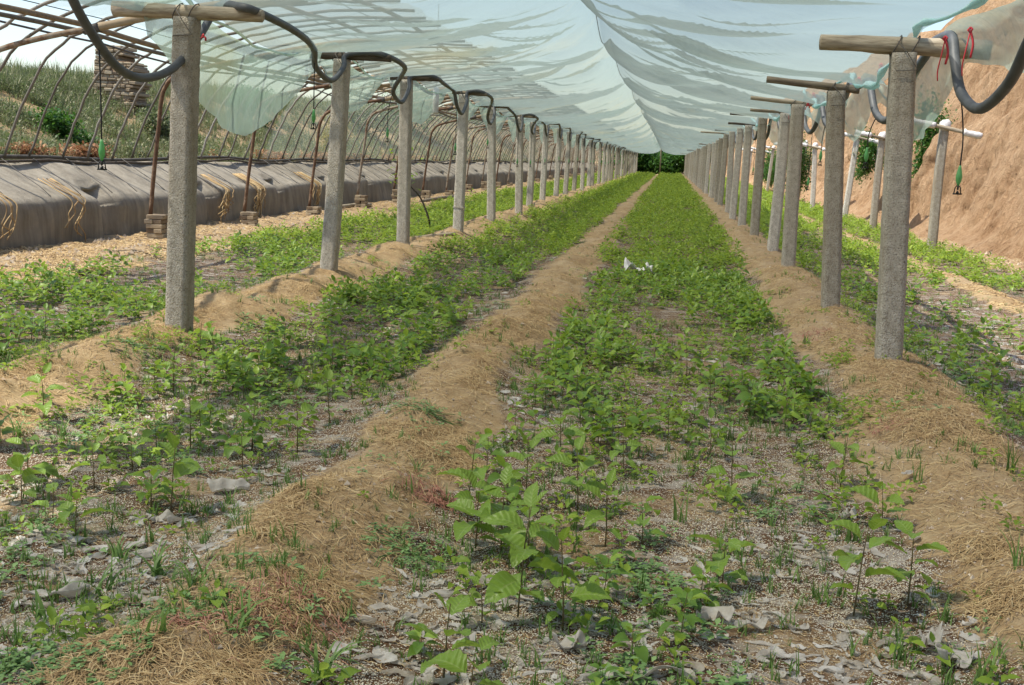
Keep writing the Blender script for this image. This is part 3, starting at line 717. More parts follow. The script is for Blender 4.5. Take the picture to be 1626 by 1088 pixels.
for side, lst, P, h in ((-1, Ls, LP, hl), (1, Rs, RP, hr)):
    for k in range(0, 22):
        y1 = P[k+1][1]
        if k < len(lst):
            yy = y1-lst[k][2]; q = hose_top(h, yy); b = at(lst[k][0], lst[k][1], Y=float(q[1])); b[0] = b[0] if abs(q[0]-b[0]) < .09 else q[0]
            bend = float(q[0]-b[0]); hang(b, float(q[2])-.01, side, k, bend)
        else:
            q = hose_top(h, y1-1.0); hang((q[0], q[1], q[2]-(.72+rs.rand()*.15)), q[2]-.01, side, k)
# ------------------------------------------------------------------ red strings on the right edge, one on the left
def red_tie(x, y, z, L, lab, knot=.012):
    r = empty('red_string', (x, y, z)); m = MB()
    m.both(*tube([(0, 0, knot), (knot*.6, -.01, knot*.5), (0, 0, -knot), (-knot, 0, 0), (0, 0, knot)], knot*.55, 7, True, .5, 3)); m.build('knot', MAT['red'], r)
    m = MB(); m.both(*tube(catmull([(0, 0, 0), (-.015, -.01, -L*.4), (-.025, 0, -L*.75), (-.02, 0, -L)], 4), .004, 5)); m.both(*tube(catmull([(0, 0, 0), (.02, -.01, -L*.3), (.015, 0, -L*.6)], 4), .007, 5))
    m.build('loose_end', MAT['red'], r); tag(r, lab, 'string', 'red strings tying the film edge')
rts = [(1501, 62, 1, .24, 'long red string with two loose ends beside the nearest right crossbar'), (1541, 48, 1, .26, 'thin red string hanging straight at the bend of the thick right hose'), (1399, 104, 2, .06, 'bright red knot where the second right hose loop leaves the film'), (1364, 126, 2, .06, 'short red knot beside the second right post top'), (1292, 150, 3, .08, 'red knot at the left of the third hose loop on the right'), (1317, 148, 3, .06, 'small red knot at the right of the third hose loop'), (1283, 166, 3, .06, 'red knot low on the film edge behind the third right post'), (1256, 176, 4, .12, 'red tie near the fourth right post top')]
for (px, py, k, L, lab) in rts:
    yk = RP[k][1]-(.25 if px > RP[k][2]+1e9 else .3); p = at(px, py, X=RX+.22) if k > 0 else None
    p = at(px, py, Y=RP[k][1]-.45); red_tie(p[0], p[1], p[2], L, lab, .014)
p = at(323, 57, Y=LP[1][1]+.15); red_tie(p[0], p[1], p[2], .05, 'tiny red string on the film behind the nearest left post', .01)

# ------------------------------------------------------------------ T posts with wrapped crossbars, right side
for k, (bx0, by, tx, ty, Y) in enumerate([(0, 0, 0, 0, 14.6), (1480, 392, 1500, 200, 21.4), (1387, 352, 1401, 217, 27.5), (1330, 0, 1345, 0, 33.5), (1291, 318, 1294, 232, 39.0), (0, 0, 0, 0, 46), (0, 0, 0, 0, 53), (0, 0, 0, 0, 60), (0, 0, 0, 0, 68), (0, 0, 0, 0, 76)]):
    x0 = 5.02; xt = x0+.16; zt = 2.36
    if ty: t_ = at(tx, ty, Y=Y); xt, zt = t_[0], t_[2]; x0 = at(bx0, by, Y=Y)[0]
    r = empty('crossbar_post', (x0, Y, float(gh(x0, Y))-.05)); z0 = r.location.z; H = zt-z0
    V, Fs = post_mesh(20+k, H, .15); V = V.copy(); V[:, 0] += (xt-x0)*V[:, 2]/H; V[:, :2] = V[:, :2]*1
    mesh_np('shaft', V, Fs, MAT['concrete'], r)
    dx = xt-x0; a, b2 = (-.62, .14), (.60, -.10)
    P = np.array([(dx+a[0], -.05, H+a[1]-.06), (dx, -.1, H-.04), (dx+b2[0], -.15, H+b2[1]-.06)])
    tube_obj('crossbar', catmull(P, 4), .035, MAT['wood'], r, 8, .2, k)
    for (f0, f1) in ((0, .36), (.76, 1.01)) if k % 2 else ((0, .3), (.7, 1.01)):
        tube_obj('wrapping', [P[0]+(P[2]-P[0])*f for f in np.linspace(f0, f1, 9)], .048+rs.rand(9)*.018, MAT['rag'], r, 8, .3, k+3)
    m = MB(); m.both(*tube([(dx, -.02, H-.08), (dx, -.02, H-.02), (dx+.01, -.02, H+.06), (dx, -.02, H+.11)], [.085, .1, .09, .05], 10, True, .35, k)); m.build('wrapping', MAT['rag'], r)
    tag(r, f'{ordn(k)} short concrete post by the cliff with a crossbar wrapped in white rags', 'crossbar post', 'wrapped crossbar posts in front of the cliff')

# ------------------------------------------------------------------ leaves and plants
def leaf(L, Wd, droop, cup, ns=6, nc=3, rnd=None):
    t = np.linspace(0, 1, ns+1); w = Wd*np.sin(PI*t**.9)**.8*(1-.18*t)*.55; w[0] = w[-1] = .001
    ang = droop*t; x = np.cumsum(np.r_[0, np.cos((ang[1:]+ang[:-1])/2)])*L/ns; z = -np.cumsum(np.r_[0, np.sin((ang[1:]+ang[:-1])/2)])*L/ns
    c = np.linspace(-1, 1, nc); V = np.zeros((ns+1, nc, 3))
    V[..., 0] = x[:, None]; V[..., 1] = w[:, None]*c[None]; V[..., 2] = z[:, None]+np.abs(c)[None]*w[:, None]*cup
    if rnd is not None: V[1:-1, [0, -1], 2] += (rnd.rand(ns-1, 2)-.5)*Wd*.16; V[..., 1] += (L*.12*(rnd.rand()-.5)*np.sin(t*PI))[:, None]
    V = V.reshape(-1, 3); i = (np.arange(ns)[:, None]*nc+np.arange(nc-1)[None]).ravel()
    return V, np.stack([i, i+nc, i+nc+1, i+1], -1)
def orient(V, pos, az, el, roll=0):
    c, s = math.cos(roll), math.sin(roll); V = np.stack([V[:, 0], V[:, 1]*c-V[:, 2]*s, V[:, 1]*s+V[:, 2]*c], -1)
    c, s = math.cos(el), math.sin(el); V = np.stack([V[:, 0]*c-V[:, 2]*s, V[:, 1], V[:, 0]*s+V[:, 2]*c], -1)
    return rotz(V, az)+np.array(pos)
def seedling_geo(r0, H, nl, L, ns=6, nc=3, detail=True):
    """stem (V,F4,F3) and list of leaves"""
    bx_, by_ = (r0.rand(2)-.5)*.16*H; n = 6 if detail else 3
    t = np.linspace(0, 1, n); S = np.stack([bx_*t**1.5+(r0.rand(n)-.5)*.01*H*(t > 0), by_*t**1.5, H*t], -1); S[0] = (0, 0, -.01)
    stem = tube(S, np.linspace(.0033, .0014, n)*(1 if H > .2 else .8), 5 if detail else 3, detail)
    lv = []; az = r0.rand()*6.28
    for i in range(nl):
        f = .16+.84*(i+.5*r0.rand())/nl; az += 2.4+(r0.rand()-.5)*.8
        l = L*(1.05-.5*max(0, (f-.62))/.38)*(.75+.45*r0.rand()); l *= (.62 if f < .3 else 1)
        el = (.05+.7*f+ (r0.rand()-.5)*.5) if f < .9 else .8+r0.rand()*.4
        p = np.array([np.interp(f, t, S[:, q]) for q in range(3)])
        pet = .012+.01*r0.rand(); d = np.array([math.cos(az), math.sin(az), .4])*pet
        V, Fq = leaf(l, l*(.52+.13*r0.rand()), .4+.9*r0.rand() if f < .9 else .3, .2+.4*r0.rand(), ns, nc, r0)
        lv.append((orient(V, p+d, az, el, (r0.rand()-.5)*.9), Fq))
    return stem, lv
ri = np.random.RandomState(99)
def zone_of(x, y):
    k = [q for q in range(5) if x < [-3.9, -1.2, 1.5, 3.8, 99][q]][0]
    bed = ['outer left bed', 'inner left bed', 'inner right bed', 'outer right bed', 'cliffside bed'][k]
    a, b = BEDS[k]; f = (x-a)/(b-a); part = 'left edge' if f < .33 else ('middle' if f < .67 else 'right edge')
    names = [(3.3, 'at the bottom of the photo'), (4.0, 'one step behind the front plants'), (4.8, 'two steps behind the front plants'), (5.6, 'well before the nearest posts'), (6.4, 'a little before the nearest posts'), (7.1, 'just before the nearest posts'), (7.8, 'level with the nearest posts'), (8.6, 'just past the nearest posts'), (9.6, 'halfway to the second posts'), (99, 'level with the second posts')]
    d = [n for l, n in names if y < l][0]
    return f'{part} of {bed}', d
placed = []
def near_seedling(px, py, tpy, nl, L, lab, seed, tpx=None):
    b = at(px, py, z=0.0)
    for _ in range(3): b = at(px, py, z=float(gh(b[0], b[1])))
    t_ = at(tpx or px, tpy, Y=b[1]); H = t_[2]-b[2]
    r = empty('persimmon_seedling', b); r0 = np.random.RandomState(seed)
    st, lv = seedling_geo(r0, H, nl, L, 12, 5)
    m = MB(); m.both(*st); m.build('stem', MAT['stem'], r)
    for V, Fq in lv: mesh_np('leaf', V, Fq, MAT['leaf'], r, attrs={'lu': np.repeat(np.linspace(0, 1, 13), 5), 'lc': 1+np.tile(np.abs(np.linspace(-1, 1, 5)), 13)})
    tag(r, lab, 'seedling', 'persimmon seedlings in the beds'); placed.append((b[0], b[1]))
S = [
 (822, 981, 800, 10, .125, 'tallest foreground seedling with long drooping leaves, at the bottom centre'),
 (893, 1003, 850, 7, .095, 'slim seedling with curled glossy leaves just right of the tallest foreground one'),
 (765, 993, 925, 4, .09, 'small seedling holding up one round bright leaf left of the tallest one'),
 (704, 1082, 955, 6, .10, 'seedling cut by the bottom edge of the photo, left of the bright round leaf'),
 (745, 1120, 1030, 5, .10, 'seedling mostly below the bottom edge of the photo with one pale leaf showing'),
 (1355, 978, 832, 8, .12, 'seedling with a wide pair of leaves in the lower right, left one of two'),
 (1441, 962, 835, 8, .10, 'seedling on the soil edge in the lower right, right one of two'),
 (1147, 925, 852, 6, .11, 'squat seedling with broad hanging leaves between two bare peat patches'),
 (1400, 838, 768, 6, .10, 'seedling with an upright round leaf beside the right ridge'),
 (1334, 775, 690, 6, .085, 'slender seedling with few leaves at the foot of the right ridge'),
 (1161, 797, 695, 7, .10, 'seedling with a dark bare stem amid white film scraps right of centre'),
 (272, 822, 705, 8, .125, 'seedling with two long arching leaves in front of a white film collar on the left'),
 (303, 712, 625, 8, .09, 'bushy seedling on the pale litter in the left bed'),
 (472, 722, 615, 8, .085, 'seedling with one broad leaf near the left edge of the middle ridge'),
 (523, 672, 600, 7, .08, 'small seedling close to the middle ridge behind the broad-leaved one'),
 (890, 727, 645, 8, .10, 'dark stemmed seedling at the right edge of the middle ridge'),
 (990, 752, 692, 7, .085, 'seedling on grey film litter in the middle of the right bed'),
 (917, 812, 715, 8, .10, 'seedling with a large folded leaf behind the tallest foreground one'),
 (961, 868, 765, 8, .095, 'seedling with paired leaves right of the dense foreground clump'),
 (1020, 866, 790, 6, .095, 'seedling with flat spread leaves above a dark peat patch'),
 (838, 905, 800, 9, .12, 'leafy seedling making the right half of the dense foreground clump'),
 (755, 872, 775, 10, .125, 'pale green broad-leaved seedling at the left of the foreground clump'),
 (795, 880, 770, 9, .125, 'bright seedling in the middle of the foreground clump'),
 (742, 830, 700, 8, .11, 'seedling with yellow-green top leaves at the ridge edge behind the clump'),
 (835, 790, 700, 8, .10, 'seedling leaning over the middle ridge edge behind the clump'),
 (70, 668, 590, 8, .10, 'seedling at the foot of the straw mound by the left edge of the photo'),
 (275, 612, 545, 7, .09, 'seedling with dark leaves in front of the straw mound of the nearest left post'),
 (46, 768, 695, 7, .10, 'pale upright seedling near the left edge of the photo'),
 (35, 800, 740, 7, .10, 'low dark seedling at the left edge of the photo'),
 (150, 775, 700, 7, .09, 'seedling among coarse grass in the left bed'),
 (84, 830, 770, 5, .08, 'small round-leaved seedling left of the long arching leaves'),
 (120, 850, 790, 8, .09, 'low spreading seedling in the front left corner of the left bed'),
 (210, 745, 690, 8, .09, 'seedling with a tuft of pale leaves in the middle of the left bed'),
 (385, 745, 690, 6, .08, 'seedling beside film litter left of the middle ridge'),
 (340, 575, 520, 8, .10, 'leafy seedling just right of the nearest left post'),
 (317, 560, 510, 6, .10, 'seedling with one big leaf against the nearest left post'),
 (1127, 652, 590, 8, .085, 'seedling with stacked yellow-green leaves right of centre'),
 (1285, 690, 652, 6, .07, 'tiny bright seedling near the foot of the right ridge'),
 (1090, 600, 540, 8, .10, 'seedling with a large round leaf among the dense centre plants'),
 (1060, 700, 640, 7, .08, 'seedling standing on film litter behind the centre grass tuft'),
]
for i, s_ in enumerate(S):
    near_seedling(*s_[:4], s_[4]*1.1, s_[5], 200+i)
# shared variants
def variants(n, ns, nc, detail, seed, H0=.11, H1=.10, L0=.082, L1=.025):
    out = []
    for v in range(n):
        r0 = np.random.RandomState(seed+v); st, lv = seedling_geo(r0, H0+H1*r0.rand(), 7+r0.randint(5), L0+L1*r0.rand(), ns, nc, detail)
        m = MB()
        for V, Fq in lv: m.add(V, Fq)
        out.append((st, m.data()))
    return out
V1 = variants(12, 6, 3, True, 400)
vm = []
for (st, (V, Fs)) in V1:
    m = MB(); m.both(*st); a = m.build('stem', MAT['stem']); b = mesh_np('foliage', V, Fs, MAT['leaf']); vm.append((a.data, b.data))
    bpy.data.objects.remove(a); bpy.data.objects.remove(b)
BEDS = [(-6.0, -3.95), (-2.92, -1.60), (-.72, .92), (2.0, 3.5), (4.05, 5.25)]
def inframe(x, y, z=.1, mg=.03):
    v = np.stack([x, y, np.full_like(x, z)-CAM[2]], -1) @ RM   # cam coords
    px = PP[0]+F*v[..., 0]/-v[..., 2]; py = PP[1]-F*v[..., 1]/-v[..., 2]
    return (v[..., 2] < 0) & (px > -1626*mg) & (px < 1626*(1+mg)) & (py > 0) & (py < 1088*(1+mg*2))
def dens(x, y):
    """seedlings per square metre"""
    cl = fbm(x*1.3, y*1.1, 3, 301)
    d = 6+50*sstep(4.6, 7.6, y)
    d = np.where(x < -3.9, 48, d); d = np.where(x > 1.9, 30, d)
    d = np.where((x > -2.95) & (x < -1.5), 10+48*sstep(5.2, 7.6, y), d)
    return d*np.clip((cl-.36)*4.2, .06, 1.5)
cand = []
dmax = 85
for (a, b_) in BEDS:
    y0, y1 = 2.4, 15.0; n = int((b_-a)*(y1-y0)*dmax); X = ri.uniform(a, b_, n); Y = ri.uniform(y0, y1, n)
    ok = (ri.rand(n)*dmax < dens(X, Y)) & inframe(X, Y) & (ridge_mask(X, Y) < .5+.4*ri.rand(n)**2); cand.append(np.c_[X, Y][ok])
cand = np.concatenate(cand)
pl = np.array(placed); dd = np.min(np.linalg.norm(cand[:, None]-pl[None], axis=2), 1); cand = cand[dd > np.where(cand[:, 1] < 5, .10, .06)]
cand = cand[np.argsort(cand[:, 1])]
NI = 300-len(placed); indiv, restn = cand[:NI], cand[NI:]
print('seedlings', len(cand), 'indiv to Y', indiv[-1, 1])
ZN = {}
for i, (x, y) in enumerate(indiv):
    r = empty('persimmon_seedling', (x, y, float(gh(x, y))), ri.rand()*6.28); k = ri.randint(12); s_ = (.5+.55*ri.rand())*(.9 if y < 4.5 else 1); r.scale = (s_, s_, s_*(.9+.3*ri.rand()))
    a = bpy.data.objects.new('stem', vm[k][0]); b2 = bpy.data.objects.new('foliage', vm[k][1])
    for o in (a, b2): C.objects.link(o); o.parent = r
    ZN.setdefault(zone_of(x, y), []).append((x, y, r))
for (bed, d), L_ in ZN.items():
    def pxx(q):
        v = (np.array([q[0], q[1], .05])-CAM) @ RM; return v[0]/-v[2]
    L_.sort(key=pxx)
    for i, q in enumerate(L_):
        rank = '' if len(L_) == 1 else (', leftmost' if i == 0 else ', rightmost' if i == len(L_)-1 else f', {ordn(i)} from left')
        tag(q[2], f'seedling {d}, {bed}{rank}', 'seedling', f'seedlings {d}, {bed}')
def merge_plants(pts, V, name, lab, mat, smin, smax, sseed, zs=None):
    """replicate leaf geometry variants over points (one stuff object)"""
    r0 = np.random.RandomState(sseed); m4 = []; vv = []; m3 = []; n = 0; k = r0.randint(len(V), size=len(pts))
    for j, (Vb, Fs) in enumerate(V):
        P = pts[k == j]; 
        if not len(P): continue
        a = r0.rand(len(P))*6.28; s = smin+(smax-smin)*r0.rand(len(P)); c, si = np.cos(a), np.sin(a)
        z = gh(P[:, 0], P[:, 1]) if zs is None else zs[k == j]
        X = (Vb[None, :, 0]*c[:, None]-Vb[None, :, 1]*si[:, None])*s[:, None]+P[:, 0:1]
        Y = (Vb[None, :, 0]*si[:, None]+Vb[None, :, 1]*c[:, None])*s[:, None]+P[:, 1:2]
        Z = Vb[None, :, 2]*s[:, None]*(.85+.4*r0.rand(len(P)))[:, None]+z[:, None]
        vv.append(np.stack([X, Y, Z], -1).reshape(-1, 3)); off = n+np.arange(len(P))*len(Vb)
        for f in Fs:
            g = (f[None]+off[:, None, None]).reshape(-1, f.shape[1]); (m4 if f.shape[1] == 4 else m3).append(g)
        n += len(P)*len(Vb)
    Fs = [np.concatenate(q) for q in (m4, m3) if q]
    o = mesh_np(name, np.concatenate(vv), Fs, mat); tag(o, lab, cat='plants', kind='stuff'); return o
merge_plants(restn, [v[1] for v in V1], 'seedling_growth', 'dense carpet of young seedlings in the beds around the first posts', MAT['leaf'], .45, 1.0, 5)
V2 = [v[1] for v in variants(10, 3, 3, False, 500, .07, .09, .065, .03)]; V3 = [v[1] for v in variants(8, 2, 3, False, 600, .07, .09, .07, .03)]
def bedpts(y0, y1, den, seed, th=.34):
    r0 = np.random.RandomState(seed); out = []
    for (a, b_) in BEDS:
        n = int((b_-a+.3)*(y1-y0)*den); X = r0.uniform(a-.22, b_+.22, n); Y = r0.uniform(y0, y1, n)
        ok = inframe(X, Y) & (ridge_mask(X, Y) < .35+.6*r0.rand(n)**1.6) & (fbm(X*1.6, Y*.9, 3, 301) > th+.09-.2*r0.rand(n)); out.append(np.c_[X, Y][ok])
    return np.concatenate(out)
merge_plants(bedpts(15, 34, 62, 1, .40), V2, 'seedling_growth', 'dense green seedlings filling the beds in the middle distance', MAT['leaf_far'], .6, 1.2, 6)
merge_plants(bedpts(34, 70, 32, 2, .38), V3, 'seedling_growth', 'green seedlings filling the beds far down the rows', MAT['leaf_far'], .9, 1.6, 7)
merge_plants(bedpts(70, 121, 13, 3), V3, 'seedling_growth', 'green seedlings at the far end of the rows', MAT['leaf_far'], 1.4, 2.3, 8)
# ------------------------------------------------------------------ grass and weeds
def blade(r0, L, w, lean, n=4):
    t = np.linspace(0, 1, n+1); ang = PI/2-lean*t*1.5; x = np.cumsum(np.r_[0, np.cos(ang[1:])])*L/n; z = np.cumsum(np.r_[0, np.sin(ang[1:])])*L/n
    wd = w*(1-t**1.6)*.5+.0003; V = np.stack([np.r_[x, x], np.r_[wd, -wd], np.r_[z, z]], -1); i = np.arange(n)
    return V, np.stack([i, i+1, i+n+2, i+n+1], -1)
def tuft(r0, nb, L, w, spread, lean=(.2, 1.4)):
    m = MB()
    for i in range(nb):
        V, Fq = blade(r0, L*(.5+.6*r0.rand()), w*(.7+.5*r0.rand()), r0.uniform(*lean)); m.add(rotz(V, r0.rand()*6.28)+np.array([(r0.rand()-.5)*spread, (r0.rand()-.5)*spread, 0]), Fq)
    return m.data()
TV = [tuft(np.random.RandomState(700+i), 7, .075, .0045, .03) for i in range(8)]
WV = []
for i in range(8):     # small broadleaf weeds
    r0 = np.random.RandomState(720+i); m = MB()
    for j in range(9):
        l = .018+.02*r0.rand(); V, Fq = leaf(l, l*.6, .5, .2, 2, 3); a = r0.rand()*6.28; q = r0.rand()*.035; m.add(orient(V, (math.cos(a)*q, math.sin(a)*q, .006+r0.rand()*.03), a, .1+.5*r0.rand()), Fq)
    WV.append(m.data())
r0 = np.random.RandomState(33)
def scatter(n, x0, x1, y0, y1, f): 
    X = r0.uniform(x0, x1, n); u = r0.rand(n); Y = 1/(1/y0+u*(1/y1-1/y0)); ok = inframe(X, Y) & f(X, Y); return np.c_[X, Y][ok]
pts = scatter(34000, -6.2, 5.3, 2.4, 30, lambda X, Y: (r0.rand(len(X)) < .35+.65*sstep(3.5, 7, Y)) & (fbm(X*2.6, Y*2.1, 3, 501) > .49-.14*sstep(.8, .1, ridge_mask(X, Y))+.2*r0.rand(len(X))))
merge_plants(pts, TV, 'grass', 'short thin grass coming up through the litter', MAT['grass'], .35, 1.15, 9)
pts = scatter(34000, -6.2, 5.3, 2.4, 26, lambda X, Y: (r0.rand(len(X)) < .4+.6*sstep(3.5, 7, Y)) & (fbm(X*1.9+5, Y*1.7, 3, 503) > .55+.2*r0.rand(len(X))) & (ridge_mask(X, Y) < .6+.5*r0.rand(len(X))))
merge_plants(pts, WV, 'small_weeds', 'small low broadleaf weeds among the seedlings', MAT['purslane'], .35, 1.15, 10)
pts = scatter(26000, -4.3, 2.4, 2.6, 14, lambda X, Y: (r0.rand(len(X)) < .07+.58*sstep(3.9, 7.6, Y)) & (fbm(X*2.1+2, Y*1.7, 3, 507) > .40+.28*r0.rand(len(X))) & (ridge_mask(X, Y) < .35+.8*r0.rand(len(X))**1.5))
merge_plants(pts, [v[1] for v in variants(8, 3, 3, False, 650, .03, .05, .035, .02)], 'small_weeds', 'fine bright green seedlings and weeds creeping over beds and ridge edges', MAT['leaf_far'], .4, 1.1, 17)
# individual coarse grass clumps and purslane mats
def clump(px, py, nb, L, w, lean, lab, seed):
    b = at(px, py, z=0.)
    for _ in range(3): b = at(px, py, z=float(gh(b[0], b[1])))
    V, Fs = tuft(np.random.RandomState(seed), nb, L, w, .05, lean); o = mesh_np('grass_clump', V, Fs, MAT['grass']); o.location = b; o.location.z -= .004
    tag(o, lab, 'grass clump', 'coarse grass clumps')
G = [(250, 915, 20, .20, .010, (.8, 1.5), 'sprawling crabgrass clump left of the middle ridge in the foreground'), (160, 940, 14, .15, .009, (.8, 1.4), 'smaller sprawling grass clump beside the sprawling crabgrass at the left'), (245, 1015, 6, .15, .013, (.1, .7), 'three broad upright grass blades near the bottom left'), (75, 985, 9, .13, .010, (.4, 1.2), 'grass clump with wide blades at the bottom left edge'),
 (510, 1075, 14, .19, .010, (.7, 1.5), 'flat spreading grass clump at the bottom of the middle ridge'), (375, 1000, 8, .2, .009, (1.0, 1.5), 'blades lying flat on the red roots of the middle ridge'), (1080, 830, 9, .16, .008, (.1, .8), 'upright grass tuft in the centre of the right bed'), (1460, 765, 7, .13, .008, (.1, .4), 'narrow upright grass tuft on the right ridge'), (1604, 748, 11, .17, .011, (.1, .6), 'vigorous upright grass tuft near the right edge of the photo'), (1620, 905, 8, .18, .008, (.1, .7), 'grass tuft cut by the right edge of the photo'), (1520, 720, 5, .11, .008, (.1, .5), 'short grass tuft on the ridge left of the vigorous one'), (440, 855, 7, .08, .006, (.1, .7), 'short grass tuft on the bare top of the middle ridge'), (392, 855, 5, .09, .008, (.1, .4), 'stiff grass shoot at the left foot of the middle ridge'), (1570, 1085, 8, .14, .008, (.2, .8), 'grass tuft at the bottom right corner'), (1310, 960, 8, .09, .008, (.2, .9), 'pale grass tuft between the two lower right seedlings and the peat'), (1355, 1045, 6, .09, .008, (.2, .9), 'small grass tuft on film strips at the lower right'), (600, 690, 6, .08, .006, (.1, .8), 'thin grass shoot on the middle ridge half way up'), (1280, 545, 9, .1, .007, (.2, .9), 'grass tuft at the foot of the second right post'), (545, 470, 12, .18, .009, (.3, 1.0), 'tall grass tuft at the foot of the second left post'), (190, 890, 12, .14, .009, (.6, 1.4), 'grass clump behind the sprawling crabgrass at the left'), (310, 930, 14, .16, .010, (.7, 1.5), 'wide spreading grass clump between the crabgrass and the middle ridge'), (60, 720, 9, .12, .007, (.3, 1.1), 'grass clump under the pale upright seedling at the left edge'), (100, 690, 16, .16, .008, (.6, 1.4), 'dark sprawling grass below the straw mound at the left edge'), (30, 690, 14, .15, .008, (.6, 1.4), 'dark grass cut by the left edge of the photo'), (660, 750, 9, .12, .006, (.4, 1.2), 'grass clump above the red stems of the middle ridge'), (1190, 880, 8, .09, .007, (.2, 1.0), 'short pale grass tuft behind the squat seedling'), (980, 1010, 9, .10, .008, (.3, 1.2), 'weedy grass tuft right of the fan-shaped film scrap'), (850, 1060, 8, .09, .007, (.4, 1.2), 'grass tuft by the bottom edge under the tallest seedling'), (1350, 860, 16, .13, .006, (.2, .9), 'fine grass tuft under the seedling with the upright round leaf')]
for i, g in enumerate(G): clump(*g, 800+i)
def mat_patch(px, py, w, d, n, lab, seed):
    b = at(px, py, z=0.05); b[2] = float(gh(b[0], b[1])); r1 = np.random.RandomState(seed); m = MB()
    for j in range(n):
        a = r1.rand()*6.28; q = r1.rand()**.7; x, y = math.cos(a)*q*w, math.sin(a)*q*d; z = float(gh(b[0]+x, b[1]+y))-b[2]
        for k in range(4):
            l = .011+.010*r1.rand(); V, Fq = leaf(l, l*.62, .3, .15, 3, 3); m.add(orient(V, (x, y, z+.008+.018*r1.rand()), r1.rand()*6.28, .1+.4*r1.rand()), Fq)
    for j in range(16):
        a = r1.rand()*6.28; E = [(math.cos(a+.15*q)*w*q/4, math.sin(a+.15*q)*d*q/4) for q in range(5)]
        m.both(*tube([(x, y, float(gh(b[0]+x, b[1]+y))-b[2]+.006) for x, y in E], .0022, 4))
    o = m.build('purslane_mat', MAT['purslane']); o.location = b; tag(o, lab, 'weed', 'purslane mats')
for i, g in enumerate([(650, 862, .17, .22, 95, 'round mat of small-leaved weed on the slope of the middle ridge'), (300, 985, .20, .16, 70, 'mat of small round-leaved weed among red roots at the bottom left'), (120, 1060, .22, .12, 120, 'thick mat of small-leaved weed in the bottom left corner'), (990, 882, .13, .14, 60, 'pale small-leaved weed right of the tallest foreground seedling'), (670, 672, .20, .22, 70, 'patch of low weed across the middle ridge half way up'), (215, 575, .18, .3, 70, 'patch of low weed on the straw mound of the nearest left post'), (40, 1040, .10, .08, 40, 'small weed patch at the left of the bottom edge')]): mat_patch(*g, 900+i)

# ------------------------------------------------------------------ straw, red roots
def strands(pts, Lr, w, seed, lift=.012, curl=1.6):
    r1 = np.random.RandomState(seed); n = len(pts); a = r1.rand(n)*6.28; L = r1.uniform(*Lr, n); P = []; x, y = pts[:, 0].copy(), pts[:, 1].copy(); k = 4
    c = (r1.rand(n)-.5)*curl*2; hz = r1.rand(n)*lift
    for i in range(k+1):
        z = gh(x, y)+.003+hz*(1+.8*np.sin(i*1.3+a)); wv = w*(.6+.8*r1.rand(n))*(.5 if i in (0, k) else 1); nx_, ny_ = -np.sin(a), np.cos(a)
        P.append(np.stack([np.stack([x-nx_*wv/2, y-ny_*wv/2, z], -1), np.stack([x, y, z+wv*.45], -1), np.stack([x+nx_*wv/2, y+ny_*wv/2, z], -1)], 1))
        x = x+np.cos(a)*L/k; y = y+np.sin(a)*L/k; a = a+c/k+(r1.rand(n)-.5)*.5
    V = np.stack(P, 1).reshape(n, -1, 3); base = []
    for i in range(k):
        for j in range(2): base.append([i*3+j, i*3+3+j, i*3+4+j, i*3+1+j])
    base = np.array(base); Fq = (base[None]+np.arange(n)[:, None, None]*V.shape[1]).reshape(-1, 4)
    return V.reshape(-1, 3), Fq
def patchy(X, Y, th=.42, s=2.0, seed=601): return fbm(X*s, Y*s*.8, 3, seed) > th
pts = scatter(560000, -4.1, 2.3, 2.4, 22, lambda X, Y: (ridge_mask(X, Y) > .45+.35*r0.rand(len(X))) & (patchy(X, Y, .49) | (r0.rand(len(X)) < .10)))
print('straw', len(pts))
o = mesh_np('straw', *strands(pts, (.035, .12), .0023, 1, .012, .9), MAT['straw']); tag(o, 'loose tan straw and dry roots strewn over the soil ridges', 'straw', kind='stuff')
pts = scatter(22000, -7.6, -5.8, 10, 40, lambda X, Y: patchy(X, Y, .47)); pts = np.concatenate([pts, scatter(30000, 2.3, 6.5, 8, 40, lambda X, Y: (ridge_mask(X, Y) > .4) & patchy(X, Y, .45))])
o = mesh_np('straw', *strands(pts, (.06, .16), .008, 2), MAT['straw']); tag(o, 'dry straw litter on the outer paths', 'straw', kind='stuff')
rp = []
for (px, py, s, n) in [(430, 985, .16, 260), (300, 990, .08, 90), (690, 775, .10, 140), (1290, 545, .14, 90), (1270, 600, .12, 70), (475, 960, .08, 60), (700, 780, .05, 50), (1400, 700, .1, 50)]:
    b = at(px, py, z=.08); rp.append(np.c_[b[0]+r0.randn(n)*s*.6, b[1]+r0.randn(n)*s*.6])
o = mesh_np('red_roots', *strands(np.concatenate(rp), (.03, .08), .0032, 3, .02), MAT['redroot']); tag(o, 'patches of reddish dry weed stems on the ridges', 'roots', kind='stuff')
pts = scatter(9000, -3, 1.0, 2.4, 9, lambda X, Y: (ridge_mask(X, Y) < .4))
o = mesh_np('plant_debris', *strands(pts, (.012, .04), .0025, 4, .006), MAT['straw']); tag(o, 'small bits of dry debris on the peat', 'debris', kind='stuff')
